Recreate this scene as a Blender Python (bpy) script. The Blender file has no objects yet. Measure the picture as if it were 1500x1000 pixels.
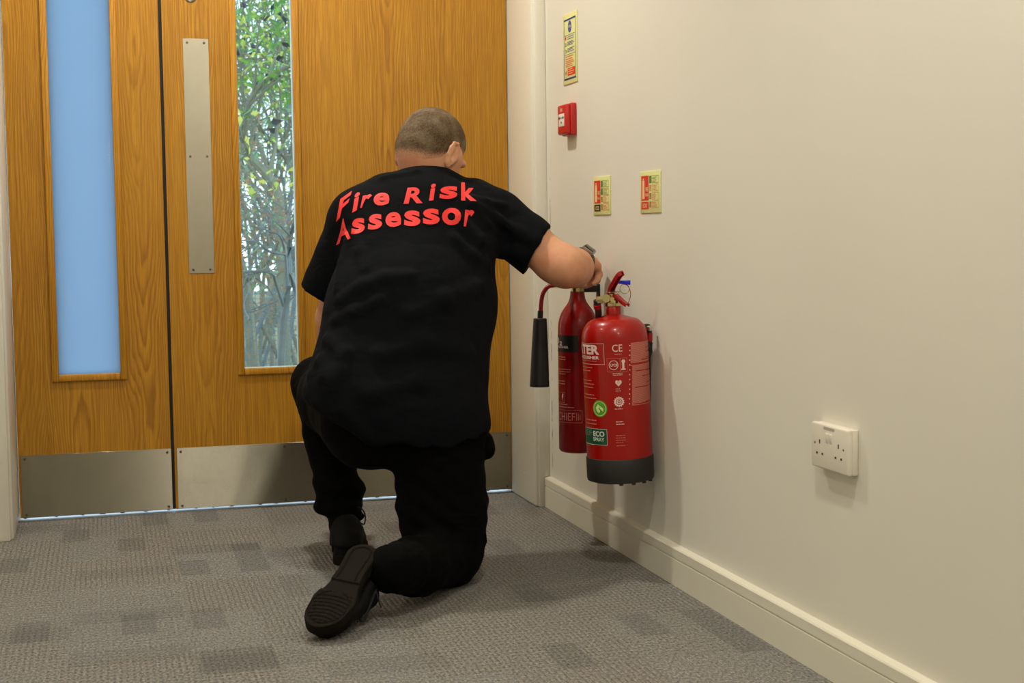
import bpy, bmesh, math, random
import numpy as np
from math import sin, cos, pi, atan2, sqrt, radians
from mathutils import Vector, Matrix, Euler
from mathutils.bvhtree import BVHTree

S = bpy.context.scene
COL = S.collection
random.seed(7)

# ------------------------------------------------------------------ camera, sky, lights, exposure
CAM_X, CAM_Z, YAW, PITCH, ROLL, FPX = -1.3147, 0.8522, 0.2676, 0.0739, 0.0127, 2175.87
def cam_axes():
    f = np.array([sin(YAW)*cos(PITCH), cos(YAW)*cos(PITCH), -sin(PITCH)])
    r = np.array([cos(YAW), -sin(YAW), 0.]); d = np.cross(f, r)
    c, s = cos(ROLL), sin(ROLL)
    return c*r+s*d, -s*r+c*d, f
AR, AD, AF = cam_axes()
cam_data = bpy.data.cameras.new('camera')
cam = bpy.data.objects.new('camera', cam_data); COL.objects.link(cam)
cam_data.sensor_width = 36.0; cam_data.lens = FPX/1500*36.0
cam_data.clip_start = 0.05; cam_data.clip_end = 200
M = Matrix.Identity(4)
for i in range(3):
    M[i][0] = AR[i]; M[i][1] = -AD[i]; M[i][2] = -AF[i]
M[0][3], M[1][3], M[2][3] = CAM_X, 0.0, CAM_Z
cam.matrix_world = M
cam_data.dof.use_dof = True; cam_data.dof.focus_distance = 3.65; cam_data.dof.aperture_fstop = 9.0
S.camera = cam
S.view_settings.view_transform = 'Standard'
S.view_settings.look = 'None'
S.view_settings.gamma = 1.0
S.view_settings.use_curve_mapping = False
S.view_settings.exposure = 0.0

world = bpy.data.worlds.new('overcast_sky'); S.world = world; world.use_nodes = True
wn = world.node_tree; bg = wn.nodes['Background']
wtc = wn.nodes.new('ShaderNodeTexCoord'); wsep = wn.nodes.new('ShaderNodeSeparateXYZ')
wrmp = wn.nodes.new('ShaderNodeValToRGB')
wn.links.new(wtc.outputs['Generated'], wsep.inputs[0]); wn.links.new(wsep.outputs['Z'], wrmp.inputs[0])
wn.links.new(wrmp.outputs[0], bg.inputs['Color'])
wrmp.color_ramp.elements[0].color = (0.74, 0.88, 0.94, 1); wrmp.color_ramp.elements[0].position = 0.0
wrmp.color_ramp.elements[1].color = (0.66, 0.84, 1.0, 1); wrmp.color_ramp.elements[1].position = 0.8
bg.inputs['Strength'].default_value = 2.6

CEIL = 2.55
LAMPS = [(-0.95, 4.0, 25.5), (-0.68, 1.7, 25.0), (-2.1, 3.1, 11.0), (-2.1, 0.6, 3.5), (-0.42, -0.3, 24.0)]
for (lx, ly, pw) in LAMPS:
    ld = bpy.data.lights.new('downlight_lamp', 'AREA'); ld.shape = 'DISK'; ld.size = 0.13
    ld.energy = pw; ld.color = (1.0, 0.94, 0.82)
    lo = bpy.data.objects.new('downlight_lamp', ld); lo.location = (lx, ly, CEIL-0.022); COL.objects.link(lo)

def at(px, py, y):
    """point at depth y of the world seen at a place of the photograph"""
    v = AF + AR*(px-750)/FPX + AD*(py-500)/FPX
    t = y/v[1]
    return Vector((CAM_X+t*v[0], y, CAM_Z+t*v[2]))
def onx(px, py, x):
    v = AF + AR*(px-750)/FPX + AD*(py-500)/FPX
    t = (x-CAM_X)/v[0]
    return Vector((x, t*v[1], CAM_Z+t*v[2]))

# ------------------------------------------------------------------ helpers
def tag(o, label=None, cat=None, group=None, kind=None):
    if label: o['label'] = label
    if cat: o['category'] = cat
    if group: o['group'] = group
    if kind: o['kind'] = kind
    return o
def empty(name, loc=(0, 0, 0), rot=(0, 0, 0), mat=None):
    o = bpy.data.objects.new(name, None); COL.objects.link(o); o.empty_display_size = 0.1
    if mat is not None: o.matrix_world = mat
    else: o.location = loc; o.rotation_euler = rot
    return o
def link(name, bm, m, parent=None, smooth=False):
    me = bpy.data.meshes.new(name)
    bmesh.ops.recalc_face_normals(bm, faces=bm.faces[:])
    if smooth:
        for f in bm.faces: f.smooth = True
    bm.to_mesh(me); bm.free()
    me.materials.append(m)
    if smooth: me.set_sharp_from_angle(angle=radians(40))
    o = bpy.data.objects.new(name, me); COL.objects.link(o)
    if parent is not None: o.parent = parent
    return o
def box(bm, x0, x1, y0, y1, z0, z1, bev=0.0, seg=2):
    r = bmesh.ops.create_cube(bm, size=1.0)
    vs = r['verts']
    for v in vs:
        v.co = Vector(((x0+x1)/2+v.co.x*(x1-x0), (y0+y1)/2+v.co.y*(y1-y0), (z0+z1)/2+v.co.z*(z1-z0)))
    if bev > 0:
        es = list({e for v in vs for e in v.link_edges})
        bmesh.ops.bevel(bm, geom=es, offset=bev, segments=seg, affect='EDGES', profile=0.5)
    return bm
def boxo(name, m, parent, *a, bev=0.0, seg=2):
    bm = bmesh.new(); box(bm, *a, bev=bev, seg=seg)
    return link(name, bm, m, parent, smooth=bev > 0)
def lathe(bm, prof, n=48, mat=None):
    """profile of (r, z) turned about the z axis"""
    rings = []
    for r, z in prof:
        if r < 1e-6: rings.append([bm.verts.new((0, 0, z))])
        else: rings.append([bm.verts.new((r*cos(2*pi*i/n), r*sin(2*pi*i/n), z)) for i in range(n)])
    for a, b in zip(rings[:-1], rings[1:]):
        if len(a) == 1 and len(b) == 1: continue
        for i in range(n):
            j = (i+1) % n
            if len(a) == 1: bm.faces.new((a[0], b[j], b[i]))
            elif len(b) == 1: bm.faces.new((a[i], a[j], b[0]))
            else: bm.faces.new((a[i], a[j], b[j], b[i]))
    if mat is not None:
        vs = [v for r in rings for v in r]
        bmesh.ops.transform(bm, matrix=mat, verts=vs)
    return bm
def catmull(pts, n=6):
    P = [Vector(p) for p in pts]; out = []
    for i in range(len(P)-1):
        p0 = P[max(i-1, 0)]; p1 = P[i]; p2 = P[i+1]; p3 = P[min(i+2, len(P)-1)]
        for k in range(n):
            t = k/n
            out.append(0.5*((2*p1)+(p2-p0)*t+(2*p0-5*p1+4*p2-p3)*t*t+(3*p1-p0-3*p2+p3)*t**3))
    out.append(P[-1]); return out
def tube(bm, pts, r, n=12, cap=True):
    P = [Vector(p) for p in pts]; m = len(P)
    rr = r if isinstance(r, (list, tuple)) else [r]*m
    up = Vector((0.13, 0.21, 0.97)); rings = []
    for i, p in enumerate(P):
        t = (P[min(i+1, m-1)]-P[max(i-1, 0)])
        if t.length < 1e-9: t = Vector((0, 0, 1))
        t.normalize()
        a = t.cross(up)
        if a.length < 1e-3: a = t.cross(Vector((1, 0, 0)))
        a.normalize(); b = t.cross(a); up = b.cross(t)*-1 if False else up
        rings.append([bm.verts.new(p+(a*cos(2*pi*k/n)+b*sin(2*pi*k/n))*rr[i]) for k in range(n)])
    for A, B in zip(rings[:-1], rings[1:]):
        for k in range(n):
            bm.faces.new((A[k], A[(k+1) % n], B[(k+1) % n], B[k]))
    if cap:
        bm.faces.new(rings[0][::-1]); bm.faces.new(rings[-1])
    return bm

# ------------------------------------------------------------------ materials
def mat(name, col=(0.8, 0.8, 0.8), rough=0.5, metal=0.0, spec=0.5, **kw):
    m = bpy.data.materials.new(name); m.use_nodes = True
    b = m.node_tree.nodes['Principled BSDF']
    b.inputs['Base Color'].default_value = (*col, 1); b.inputs['Roughness'].default_value = rough
    b.inputs['Metallic'].default_value = metal; b.inputs['Specular IOR Level'].default_value = spec
    for k, v in kw.items(): b.inputs[k.replace('_', ' ')].default_value = v
    return m
def srgb(r, g, b):
    f = lambda c: (c/255/12.92) if c/255 <= 0.04045 else ((c/255+0.055)/1.055)**2.4
    return (f(r), f(g), f(b))
class NT:
    def __init__(s, m): s.t = m.node_tree; s.b = s.t.nodes['Principled BSDF']
    def n(s, kind, **kw):
        x = s.t.nodes.new('ShaderNode'+kind)
        for k, v in kw.items():
            if hasattr(x, k): setattr(x, k, v)
            else: x.inputs[k].default_value = v
        return x
    def l(s, a, b): s.t.links.new(a, b)
    def coord(s, scale=(1, 1, 1), kind='Object', loc=(0, 0, 0), rot=(0, 0, 0)):
        tc = s.n('TexCoord'); mp = s.n('Mapping'); s.l(tc.outputs[kind], mp.inputs[0])
        mp.inputs['Scale'].default_value = scale; mp.inputs['Location'].default_value = loc; mp.inputs['Rotation'].default_value = rot
        return mp.outputs[0]
    def noise(s, vec, scale=5, detail=3, rough=0.5, dist=0.0):
        x = s.n('TexNoise'); x.inputs['Scale'].default_value = scale; x.inputs['Detail'].default_value = detail
        x.inputs['Roughness'].default_value = rough; x.inputs['Distortion'].default_value = dist
        if vec is not None: s.l(vec, x.inputs['Vector'])
        return x.outputs['Fac']
    def ramp(s, fac, stops):
        x = s.n('ValToRGB'); e = x.color_ramp.elements
        while len(e) < len(stops): e.new(0.5)
        for i, (p, c) in enumerate(stops):
            e[i].position = p; e[i].color = (*c, 1) if len(c) == 3 else c
        s.l(fac, x.inputs[0]); return x.outputs[0]
    def math(s, op, a, b=None, c=None):
        x = s.n('Math', operation=op)
        for i, v in enumerate((a, b, c)):
            if v is None: continue
            if isinstance(v, (int, float)): x.inputs[i].default_value = v
            else: s.l(v, x.inputs[i])
        return x.outputs[0]
    def mix(s, fac, a, b, blend='MIX'):
        x = s.n('Mix', data_type='RGBA', blend_type=blend)
        for i, v in ((0, fac), (6, a), (7, b)):
            if isinstance(v, (int, float)): x.inputs[i].default_value = v
            elif isinstance(v, tuple): x.inputs[i].default_value = (*v, 1) if len(v) == 3 else v
            else: s.l(v, x.inputs[i])
        return x.outputs[2]
    def bump(s, h, strength=0.3, dist=0.002, normal=None):
        x = s.n('Bump'); x.inputs['Strength'].default_value = strength; x.inputs['Distance'].default_value = dist
        s.l(h, x.inputs['Height'])
        if normal is not None: s.l(normal, x.inputs['Normal'])
        s.l(x.outputs[0], s.b.inputs['Normal']); return x.outputs[0]
    def col(s, c): s.l(c, s.b.inputs['Base Color'])

def m_wall():
    m = mat('wall_paint', srgb(222, 216, 204), 0.55, spec=0.3); t = NT(m)
    v = t.coord(); n1 = t.noise(v, 1.3, 3); n2 = t.noise(v, 260, 2)
    t.col(t.mix(t.ramp(n1, [(0.3, (0, 0, 0)), (0.7, (1, 1, 1))]), srgb(221, 217, 204), srgb(226, 222, 209)))
    t.bump(n2, 0.12, 0.0006); return m
WALL = m_wall()
def m_gloss():
    m = mat('gloss_paint', srgb(226, 222, 208), 0.3, spec=0.5); t = NT(m)
    n = t.noise(t.coord((1, 1, .2)), 40, 2); t.bump(n, 0.08, 0.001)
    t.col(t.mix(t.noise(t.coord(), 3, 4), srgb(222, 217, 202), srgb(230, 226, 212))); return m
GLOSS = m_gloss()

def m_oak(name, seed, tone=1.0):
    m = mat(name, srgb(180, 120, 40), 0.42, spec=0.4); t = NT(m)
    v = t.coord(loc=(seed*3.7, seed, seed*1.9))
    sep = t.n('SeparateXYZ'); t.l(v, sep.inputs[0])
    # veneer strips, mirrored book-match wise
    xs = t.math('MULTIPLY', sep.outputs['X'], 5.2)
    tri = t.math('PINGPONG', xs, 0.5)
    wob = t.noise(t.coord((2.2, 1, 0.55), loc=(seed, 0, seed)), 2.0, 2)
    wob2 = t.noise(t.coord((9, 1, 1.6), loc=(seed, 3, seed)), 2.0, 3)
    # cathedral figure: distance across the strip pushed up along the grain
    q = t.math('MULTIPLY', t.math('POWER', tri, 1.6), 15.0)
    h = t.math('MULTIPLY', sep.outputs['Z'], 1.7)
    s_ = t.math('ADD', t.math('SUBTRACT', q, h), t.math('MULTIPLY', wob, 7.0))
    s_ = t.math('ADD', s_, t.math('MULTIPLY', wob2, 1.6))
    rings = t.math('FRACT', t.math('MULTIPLY', s_, 2.2))
    ringc = t.ramp(rings, [(0.0, (0.62,)*3), (0.12, (0.05,)*3), (0.45, (0.0,)*3), (0.95, (0.62,)*3)])
    fine = t.noise(t.coord((150, 1, 2.6), loc=(seed, 0, 0)), 1.6, 3, 0.65)
    pores = t.ramp(t.noise(t.coord((420, 1, 11)), 1.2, 2), [(0.40, (1,)*3), (0.55, (0,)*3)])
    big = t.noise(t.coord((3.3, 1, 0.7), loc=(seed, 0, 0)), 1.7, 2)
    c = t.mix(t.ramp(fine, [(0.3, (0,)*3), (0.75, (1,)*3)]), srgb(192*tone, 141*tone, 38*tone), srgb(166*tone, 111*tone, 14*tone))
    mask = t.ramp(big, [(0.35, (0.25,)*3), (0.62, (1,)*3)])
    c = t.mix(t.math('MULTIPLY', t.math('MULTIPLY', ringc, mask), 1.0), c, srgb(130*tone, 76*tone, 6*tone))
    c = t.mix(t.math('MULTIPLY', pores, 0.22), c, srgb(112*tone, 64*tone, 8*tone))
    t.col(c); t.bump(pores, 0.1, 0.0004)
    t.l(t.ramp(fine, [(0, (0.36,)*3), (1, (0.5,)*3)]), t.b.inputs['Roughness'])
    return m
OAK1 = m_oak('oak_veneer', 1.0); OAK2 = m_oak('oak_veneer_wide', 2.3)
OAKB = m_oak('oak_bead', 4.1, 1.05)

def m_steel(name, scr=0.0, aniso=1.0, tone=1.0):
    m = mat(name, srgb(176, 168, 150), 0.34, 1.0, Anisotropic=0.6); t = NT(m)
    br = t.noise(t.coord((4, 4, 1900)), 1.0, 2)
    sm = t.noise(t.coord((1, 1, 1)), 9, 4, 0.6)
    t.l(t.ramp(sm, [(0.3, (0.30,)*3), (0.75, (0.37,)*3)]), t.b.inputs['Roughness'])
    nrm = t.bump(br, 0.25, 0.0003); t.b.inputs['Anisotropic'].default_value = aniso; t.b.inputs['Anisotropic Rotation'].default_value = 0.25
    tg = t.n('Tangent', direction_type='UV_MAP'); t.l(tg.outputs[0], t.b.inputs['Tangent'])
    c = t.mix(sm, srgb(166*tone, 161*tone, 144*tone), srgb(150*tone, 145*tone, 128*tone))
    if scr:
        w = t.noise(t.coord((2.5, 1, 1), rot=(0, .5, 0)), 9, 6, 0.75, 0.6)
        line = t.ramp(w, [(0.495, (0,)*3), (0.50, (1,)*3), (0.506, (0,)*3)])
        c = t.mix(t.math('MULTIPLY', line, scr), c, srgb(120, 108, 88))
        t.bump(t.noise(t.coord((7, 1, 5)), 1, 2), 0.35, 0.004, normal=nrm)
    t.col(c); return m
STEEL = m_steel('satin_steel'); STEEL_P = m_steel('satin_steel_plate', 0.0, 0.35, 1.12); STEEL_S = m_steel('scuffed_steel', 0.45)

def m_carpet():
    m = mat('loop_carpet', srgb(110, 104, 94), 0.95, spec=0.1); t = NT(m)
    v = t.coord(kind='Object')
    def cells(sx, sy, ox):
        mp = t.n('Mapping'); t.l(v, mp.inputs[0]); mp.inputs['Scale'].default_value = (sx, sy, 1); mp.inputs['Location'].default_value = (ox, ox*1.7, 0)
        w = t.n('VectorMath', operation='FLOOR'); t.l(mp.outputs[0], w.inputs[0])
        wn_ = t.n('TexWhiteNoise', noise_dimensions='2D'); t.l(w.outputs[0], wn_.inputs['Vector'])
        return wn_.outputs['Value']
    a = cells(13.3, 5.7, 0.31); b = cells(4.1, 9.0, 5.77); c = cells(7.1, 3.1, 9.13)
    big = t.noise(v, 1.1, 2)
    dark = t.math('GREATER_THAN', a, 0.915); dark2 = t.math('GREATER_THAN', b, 0.90)
    sep = t.n('SeparateXYZ'); t.l(v, sep.inputs[0])
    ribx = t.math('SINE', t.math('ADD', t.math('MULTIPLY', sep.outputs['X'], 2*pi/0.0125), t.math('MULTIPLY', t.noise(v, 14, 2), 3.0)))
    riby = t.math('SINE', t.math('MULTIPLY', sep.outputs['Y'], 2*pi/0.022))
    rmask = t.ramp(c, [(0.35, (0.25,)*3), (0.4, (1,)*3)])
    ymask = t.math('GREATER_THAN', cells(3.7, 2.3, 2.2), 0.6)
    loop = t.noise(v, 330, 1); loop2 = t.noise(t.coord((1, .55, 1)), 190, 2, 0.75)
    base = t.mix(t.ramp(loop2, [(0.32, (0,)*3), (0.66, (1,)*3)]), srgb(54, 54, 52), srgb(178, 174, 164))
    base = t.mix(t.math('MULTIPLY', t.ramp(t.noise(v, 95, 1), [(0.45, (0,)*3), (0.6, (1,)*3)]), 0.35), base, srgb(108, 112, 122))
    hue = t.mix(c, srgb(120, 118, 116), srgb(132, 120, 104))
    base = t.mix(0.3, base, hue)
    k = t.math('ADD', t.math('MULTIPLY', dark, 0.26), t.math('MULTIPLY', dark2, 0.15))
    base = t.mix(t.math('MINIMUM', k, 0.5), base, srgb(60, 62, 62))
    rib = t.math('ADD', t.math('MULTIPLY', t.math('MULTIPLY', ribx, rmask), 0.6), t.math('MULTIPLY', t.math('MULTIPLY', riby, ymask), 0.4))
    ribk = t.ramp(rib, [(0.0, (0.0,)*3), (0.75, (0.0,)*3), (1.0, (0.0,)*3)])
    base = t.mix(t.math('MULTIPLY', t.ramp(t.math('MULTIPLY', rib, -1.0), [(0.15, (0,)*3), (0.75, (1,)*3)]), 0.45), base, srgb(62, 60, 56))
    base = t.mix(t.ramp(big, [(0.35, (0.0,)*3), (0.7, (0.22,)*3)]), base, srgb(104, 104, 108))
    t.col(base)
    h = t.math('ADD', t.math('ADD', t.math('MULTIPLY', loop2, 1.0), t.math('MULTIPLY', loop, 0.6)), t.math('MULTIPLY', rib, 0.35))
    t.bump(h, 0.9, 0.004); return m
CARPET = m_carpet()

def m_red(name, col):
    m = mat(name, col, 0.33, spec=0.3, Coat_Weight=0.28, Coat_Roughness=0.08); t = NT(m)
    t.bump(t.noise(t.coord(), 60, 2), 0.03, 0.001)
    t.col(t.mix(t.noise(t.coord(), 12, 3), tuple(c*0.94 for c in col), col)); return m
RED = m_red('extinguisher_red', srgb(156, 11, 2)); RED2 = m_red('gas_red', srgb(140, 4, 4))
CALLRED = mat('call_point_red', srgb(190, 30, 26), 0.4)
PLRED = m_red('lever_red', srgb(150, 12, 22))
def m_rough(name, col, rough=0.5, sc=80, k=0.9, **kw):
    m = mat(name, col, rough, **kw); t = NT(m); n = t.noise(t.coord(), sc, 3)
    t.col(t.mix(n, tuple(c*k for c in col), tuple(min(1, c*(2-k)) for c in col))); t.bump(n, 0.1, 0.0008); return m
BLACKP = m_rough('black_plastic', srgb(24, 23, 22), 0.4)
BLACKR = m_rough('black_rubber', srgb(30, 28, 26), 0.55)
HORN = m_rough('horn_black', srgb(26, 24, 23), 0.45, 20)
BRASS = m_rough('brass', srgb(206, 190, 140), 0.22, 60, metal=1.0)
CHROME = m_rough('chrome', srgb(200, 198, 190), 0.18, 60, metal=1.0)
BLUEP = m_rough('blue_plastic', srgb(12, 28, 200), 0.35)
WPRINT = mat('white_print', srgb(226, 196, 186), 0.45)
WPRINT2 = mat('fine_print', srgb(206, 120, 104), 0.45)
KPRINT = mat('black_print', srgb(22, 18, 18), 0.4)
GPRINT = mat('green_print', srgb(18, 74, 44), 0.4)
LGPRINT = mat('bright_green_print', srgb(84, 158, 34), 0.4)
LUM = m_rough('luminous_board', srgb(222, 222, 150), 0.45, 30, 0.97)
SRED = mat('sign_red', srgb(216, 44, 26), 0.5); SGRN = mat('sign_green', srgb(88, 130, 66), 0.5)
SBLU = mat('sign_blue', srgb(58, 88, 160), 0.5); SPNK = mat('sign_pale_red', srgb(224, 120, 84), 0.5)
SBLK = mat('sign_black', srgb(40, 40, 22), 0.5); SDRK = mat('sign_dark_red', srgb(150, 84, 46), 0.5)
SPALE = mat('sign_pale_print', srgb(236, 206, 150), 0.5)
WHITEP = m_rough('white_plastic', srgb(226, 220, 204), 0.35, 50, 0.98)
WHITEP2 = m_rough('white_card', srgb(225, 222, 214), 0.5, 50, 0.96)
DARKHOLE = mat('dark_recess', srgb(40, 34, 26), 0.8)
SCREW = m_rough('screw_steel', srgb(120, 112, 96), 0.35, 90, metal=1.0)
SEAL = mat('seal_dark', srgb(24, 18, 14), 0.7)
SKIRT = m_rough('skirting_gloss', srgb(224, 220, 202), 0.3, 8, 0.985)
# ------------------------------------------------------------------ room shell
D, C, ZR = 4.6423, 4.3726, 2.12           # door face, architrave face, door head
XR, XM, XL = -0.0459, -1.1268, -1.5817
XW, YB = -2.9, -1.6
def struct(name, m, *a, bev=0.0):
    o = boxo(name, m, None, *a, bev=bev); o['kind'] = 'structure'; return o
struct('floor', CARPET, XW-.1, 0.1, YB-.1, D+0.035, -0.1, 0.0)
struct('wall_right', WALL, 0.0, 0.12, YB-.12, C+0.32, -0.05, CEIL+.05)
struct('wall_left', WALL, XW-.12, XW, YB-.12, C+0.32, -0.05, CEIL+.05)
struct('wall_back', WALL, XW, 0.0, YB-.12, YB, -0.05, CEIL+.05)
bm = bmesh.new()
box(bm, XW, XL-.07, C+.012, C+.30, 0.0, CEIL); box(bm, XL-.07, 0.0, C+.012, C+.30, ZR+.05, CEIL)
wf = link('wall_front', bm, WALL); wf['kind'] = 'structure'
struct('ceiling', mat('ceiling_paint', srgb(214, 206, 190), 0.8), XW-.12, 0.12, YB-.12, C+.32, CEIL, CEIL+.1)
# skirting along the right wall: lower board, bevelled head above a groove
def skirting(name, pts_world, flip=1):
    bm = bmesh.new()
    prof = [(0.0, 0.0), (0.018, 0.0), (0.018, 0.0640), (0.0152, 0.0652), (0.0152, 0.0672), (0.018, 0.0684), (0.018, 0.0895), (0.0155, 0.0925), (0.0, 0.0955)]
    rows = []
    for (bx, by, nx, ny) in pts_world:
        rows.append([bm.verts.new((bx+nx*d, by+ny*d, z)) for d, z in prof])
    n = len(prof)
    for i in range(n): bm.faces.new((rows[0][i], rows[0][(i+1) % n], rows[1][(i+1) % n], rows[1][i]))
    bm.faces.new(rows[0]); bm.faces.new(rows[1][::-1])
    o = link(name, bm, SKIRT); o['kind'] = 'structure'; return o
skirting('baseboard_right', [(0, YB, -1, 0), (0, C-0.0085, -1, 0)])
skirting('baseboard_left', [(XW, YB, 1, 0), (XW, C, 1, 0)])
skirting('baseboard_back', [(XW, YB, 0, 1), (0, YB, 0, 1)])
skirting('baseboard_front', [(XW, C+.012, 0, -1), (XL-.07, C+.012, 0, -1)])
# door frame: trim_1 right jamb lining with bullnose front, trim_2 left, trim_3 head
def jamb(name, x0, x1, face):
    root = empty(name, (0, 0, 0)); root['kind'] = 'structure'
    boxo('jamb_lining', GLOSS, root, x0, x1, C+0.0, D+.075, 0.0, ZR, bev=0.008)
    return root
j1 = jamb('trim_1', XR, 0.0, -1); j2 = jamb('trim_2', XL-.075, XL, 1)
# stop bead and architrave step on the room face
boxo('architrave', GLOSS, j1, XR+.010, 0.0, C-.006, C+.004, 0.0, ZR+.05, bev=0.003)
boxo('architrave', GLOSS, j2, XL-.075, XL-.008, C-.012, C+.004, 0.0, ZR+.05, bev=0.004)
struct('trim_3', GLOSS, XL-.075, 0.0, C-.001, D+.075, ZR+.003, ZR+.05, bev=0.004)
for (px, py) in ((767, 181), (765, 466), (768, 693), (760, 300)):
    p = onx(px, py, XR)
    bm = bmesh.new(); lathe(bm, [(0, 0.0012), (.0035, .0010), (.005, 0)], 14, Matrix.Translation(p) @ Matrix.Rotation(-pi/2, 4, 'Y'))
    link('screw_plug', bm, GLOSS, j1, True)
# cracks in the filler where wall meets frame
bm = bmesh.new()
rc = random.Random(3)
for (px, y0, y1, w) in ((812, 258, 264, .8), (812, 288, 338, .7), (818, 470, 480, .9), (818, 486, 500, .6), (819, 505, 532, .9), (820, 556, 562, .7), (820, 590, 622, 1.1), (820, 632, 650, 1.3), (820, 655, 662, .9), (820, 668, 690, .8)):
    z1 = onx(px, y0, 0).z; z0 = onx(px, y1, 0).z; n = max(2, int((z1-z0)/.006))
    yy = C-.035 + (rc.random()-.5)*.004
    L = [(yy+(rc.random()-.5)*.003, z0+(z1-z0)*i/n, w*.0022*(0.15 if i in (0, n) else rc.uniform(.3, 1.0))) for i in range(n+1)]
    a = [bm.verts.new((-.0006, y-h, z)) for y, z, h in L]; b = [bm.verts.new((-.0006, y+h, z)) for y, z, h in L]
    for i in range(n): bm.faces.new((a[i], a[i+1], b[i+1], b[i]))
ck = link('trim_4', bm, mat('crack_shadow', srgb(90, 92, 84), 0.9)); ck['kind'] = 'structure'

# ------------------------------------------------------------------ double doors
def glass_mat():
    m = bpy.data.materials.new('clear_glass'); m.use_nodes = True
    nt = m.node_tree; nt.nodes.clear()
    o = nt.nodes.new('ShaderNodeOutputMaterial'); mx = nt.nodes.new('ShaderNodeMixShader')
    tr = nt.nodes.new('ShaderNodeBsdfTransparent'); gl = nt.nodes.new('ShaderNodeBsdfGlossy'); fr = nt.nodes.new('ShaderNodeFresnel')
    tr.inputs[0].default_value = (0.93, 0.97, 0.96, 1); gl.inputs['Roughness'].default_value = 0.02; fr.inputs[0].default_value = 1.3
    nt.links.new(fr.outputs[0], mx.inputs[0]); nt.links.new(tr.outputs[0], mx.inputs[1]); nt.links.new(gl.outputs[0], mx.inputs[2]); nt.links.new(mx.outputs[0], o.inputs[0])
    return m
GLASS = glass_mat()
def frost_mat():
    m = bpy.data.materials.new('frosted_glass'); m.use_nodes = True
    nt = m.node_tree; nt.nodes.clear()
    o = nt.nodes.new('ShaderNodeOutputMaterial'); mx = nt.nodes.new('ShaderNodeMixShader')
    tr = nt.nodes.new('ShaderNodeBsdfTranslucent'); gl = nt.nodes.new('ShaderNodeBsdfGlossy')
    tr.inputs[0].default_value = (0.50, 0.61, 0.75, 1); gl.inputs['Roughness'].default_value = 0.12; mx.inputs[0].default_value = 0.04
    nt.links.new(tr.outputs[0], mx.inputs[1]); nt.links.new(gl.outputs[0], mx.inputs[2]); nt.links.new(mx.outputs[0], o.inputs[0])
    return m
FROST = frost_mat()
TH = 0.044; ZB = 0.0125
def screw(parent, x, z, y, r=0.0038):
    bm = bmesh.new()
    T = Matrix.Translation((x, y, z)) @ Matrix.Rotation(pi/2, 4, 'X')
    lathe(bm, [(0, .0006), (r*.3, .0006), (r*.35, .0012), (r*.85, .0010), (r, 0)], 14, T)
    return link('screw', bm, SCREW, parent, True)
def door(name, x0, x1, gl, gr, oak, steel):
    root = empty(name, (0, 0, 0)); root['kind'] = 'structure'
    gz0, gz1 = 0.44, 1.90
    bm = bmesh.new(); o = 0.012           # cut-out is covered by the beads
    for (a, b, c, d) in ((x0, gl-o, ZB, ZR-.003), (gr+o, x1, ZB, ZR-.003)): box(bm, a, b, D, D+TH, c, d)
    box(bm, gl-o, gr+o, D, D+TH, ZB, gz0-o); box(bm, gl-o, gr+o, D, D+TH, gz1+o, ZR-.003)
    bmesh.ops.remove_doubles(bm, verts=bm.verts[:], dist=1e-5)
    link('door_leaf', bm, oak, root)
    W = .020
    def bead(nm, xa, xb, za, zb):
        return boxo(nm, OAKB, root, xa, xb, D-.009, D+.013, za, zb, bev=.003)
    bead('glazing_bead', gl-W, gl, gz0-W, gz1+W); bead('glazing_bead', gr, gr+W, gz0-W, gz1+W)
    bead('glazing_bead', gl, gr, gz0-W, gz0); bead('glazing_bead', gl, gr, gz1, gz1+W)
    # outer beads, daylight on the reveal put into their pale colour
    OB = GLOSS
    for (xa, xb, za, zb) in ((gl-W, gl-.001, gz0-W, gz1+W), (gr+.001, gr+W, gz0-W, gz1+W), (gl-.001, gr+.001, gz0-W, gz0-.001), (gl-.001, gr+.001, gz1+.001, gz1+W)):
        boxo('outer_bead', OB, root, xa, xb, D+.026, D+TH+.008, za, zb, bev=.002)
    return root, gz0, gz1
d1, z0g, z1g = door('door_1', XL+.003, XM-.0015-.004, -1.4532, -1.2746, OAK1, STEEL)
d2, _, _ = door('door_2', XM+.0015+.003, XR-.003, -0.9025, -0.7331, OAK2, STEEL_S)
d1['label'] = 'narrow left oak door leaf with frosted blue-lit pane'
d2['label'] = 'wide right oak door leaf with push plate and clear pane'
p1 = boxo('glass_pane', FROST, d1, -1.4622, -1.2656, D+.014, D+.025, .431, 1.909); p1['label'] = 'frosted pale blue glass pane'
p2 = boxo('glass_pane', GLASS, d2, -.9115, -.7241, D+.014, D+.025, .431, 1.909); p2['label'] = 'clear glass pane showing the trees'
# safety-glass stamp in the clear pane's lower corner
pc = at(425, 518, D+.0135); bm = bmesh.new()
for (ra, rb) in ((.0085, .0078), (.0066, .0)):
    vs = []
    for i in range(28):
        a = 2*pi*i/28
        vs.append((bm.verts.new((pc.x+ra*cos(a), pc.y, pc.z+ra*sin(a))), bm.verts.new((pc.x+max(rb, .0001)*cos(a), pc.y, pc.z+max(rb, .0001)*sin(a)))))
    for i in range(28): bm.faces.new((vs[i][0], vs[(i+1) % 28][0], vs[(i+1) % 28][1], vs[i][1]))
st = link('glass_stamp', bm, mat('etched_mark', srgb(150, 185, 205), 0.5), p2)
# reflection on the frosted pane, painted as a row of tiny pale ticks
bm = bmesh.new()
for k in range(8):
    p = at(160, 206+k*4.2, D+.0135); box(bm, p.x-.002, p.x+.002, p.y-.0005, p.y, p.z-.0006, p.z+.0006)
link('reflection_ticks', bm, WHITEP2, p1)
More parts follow.
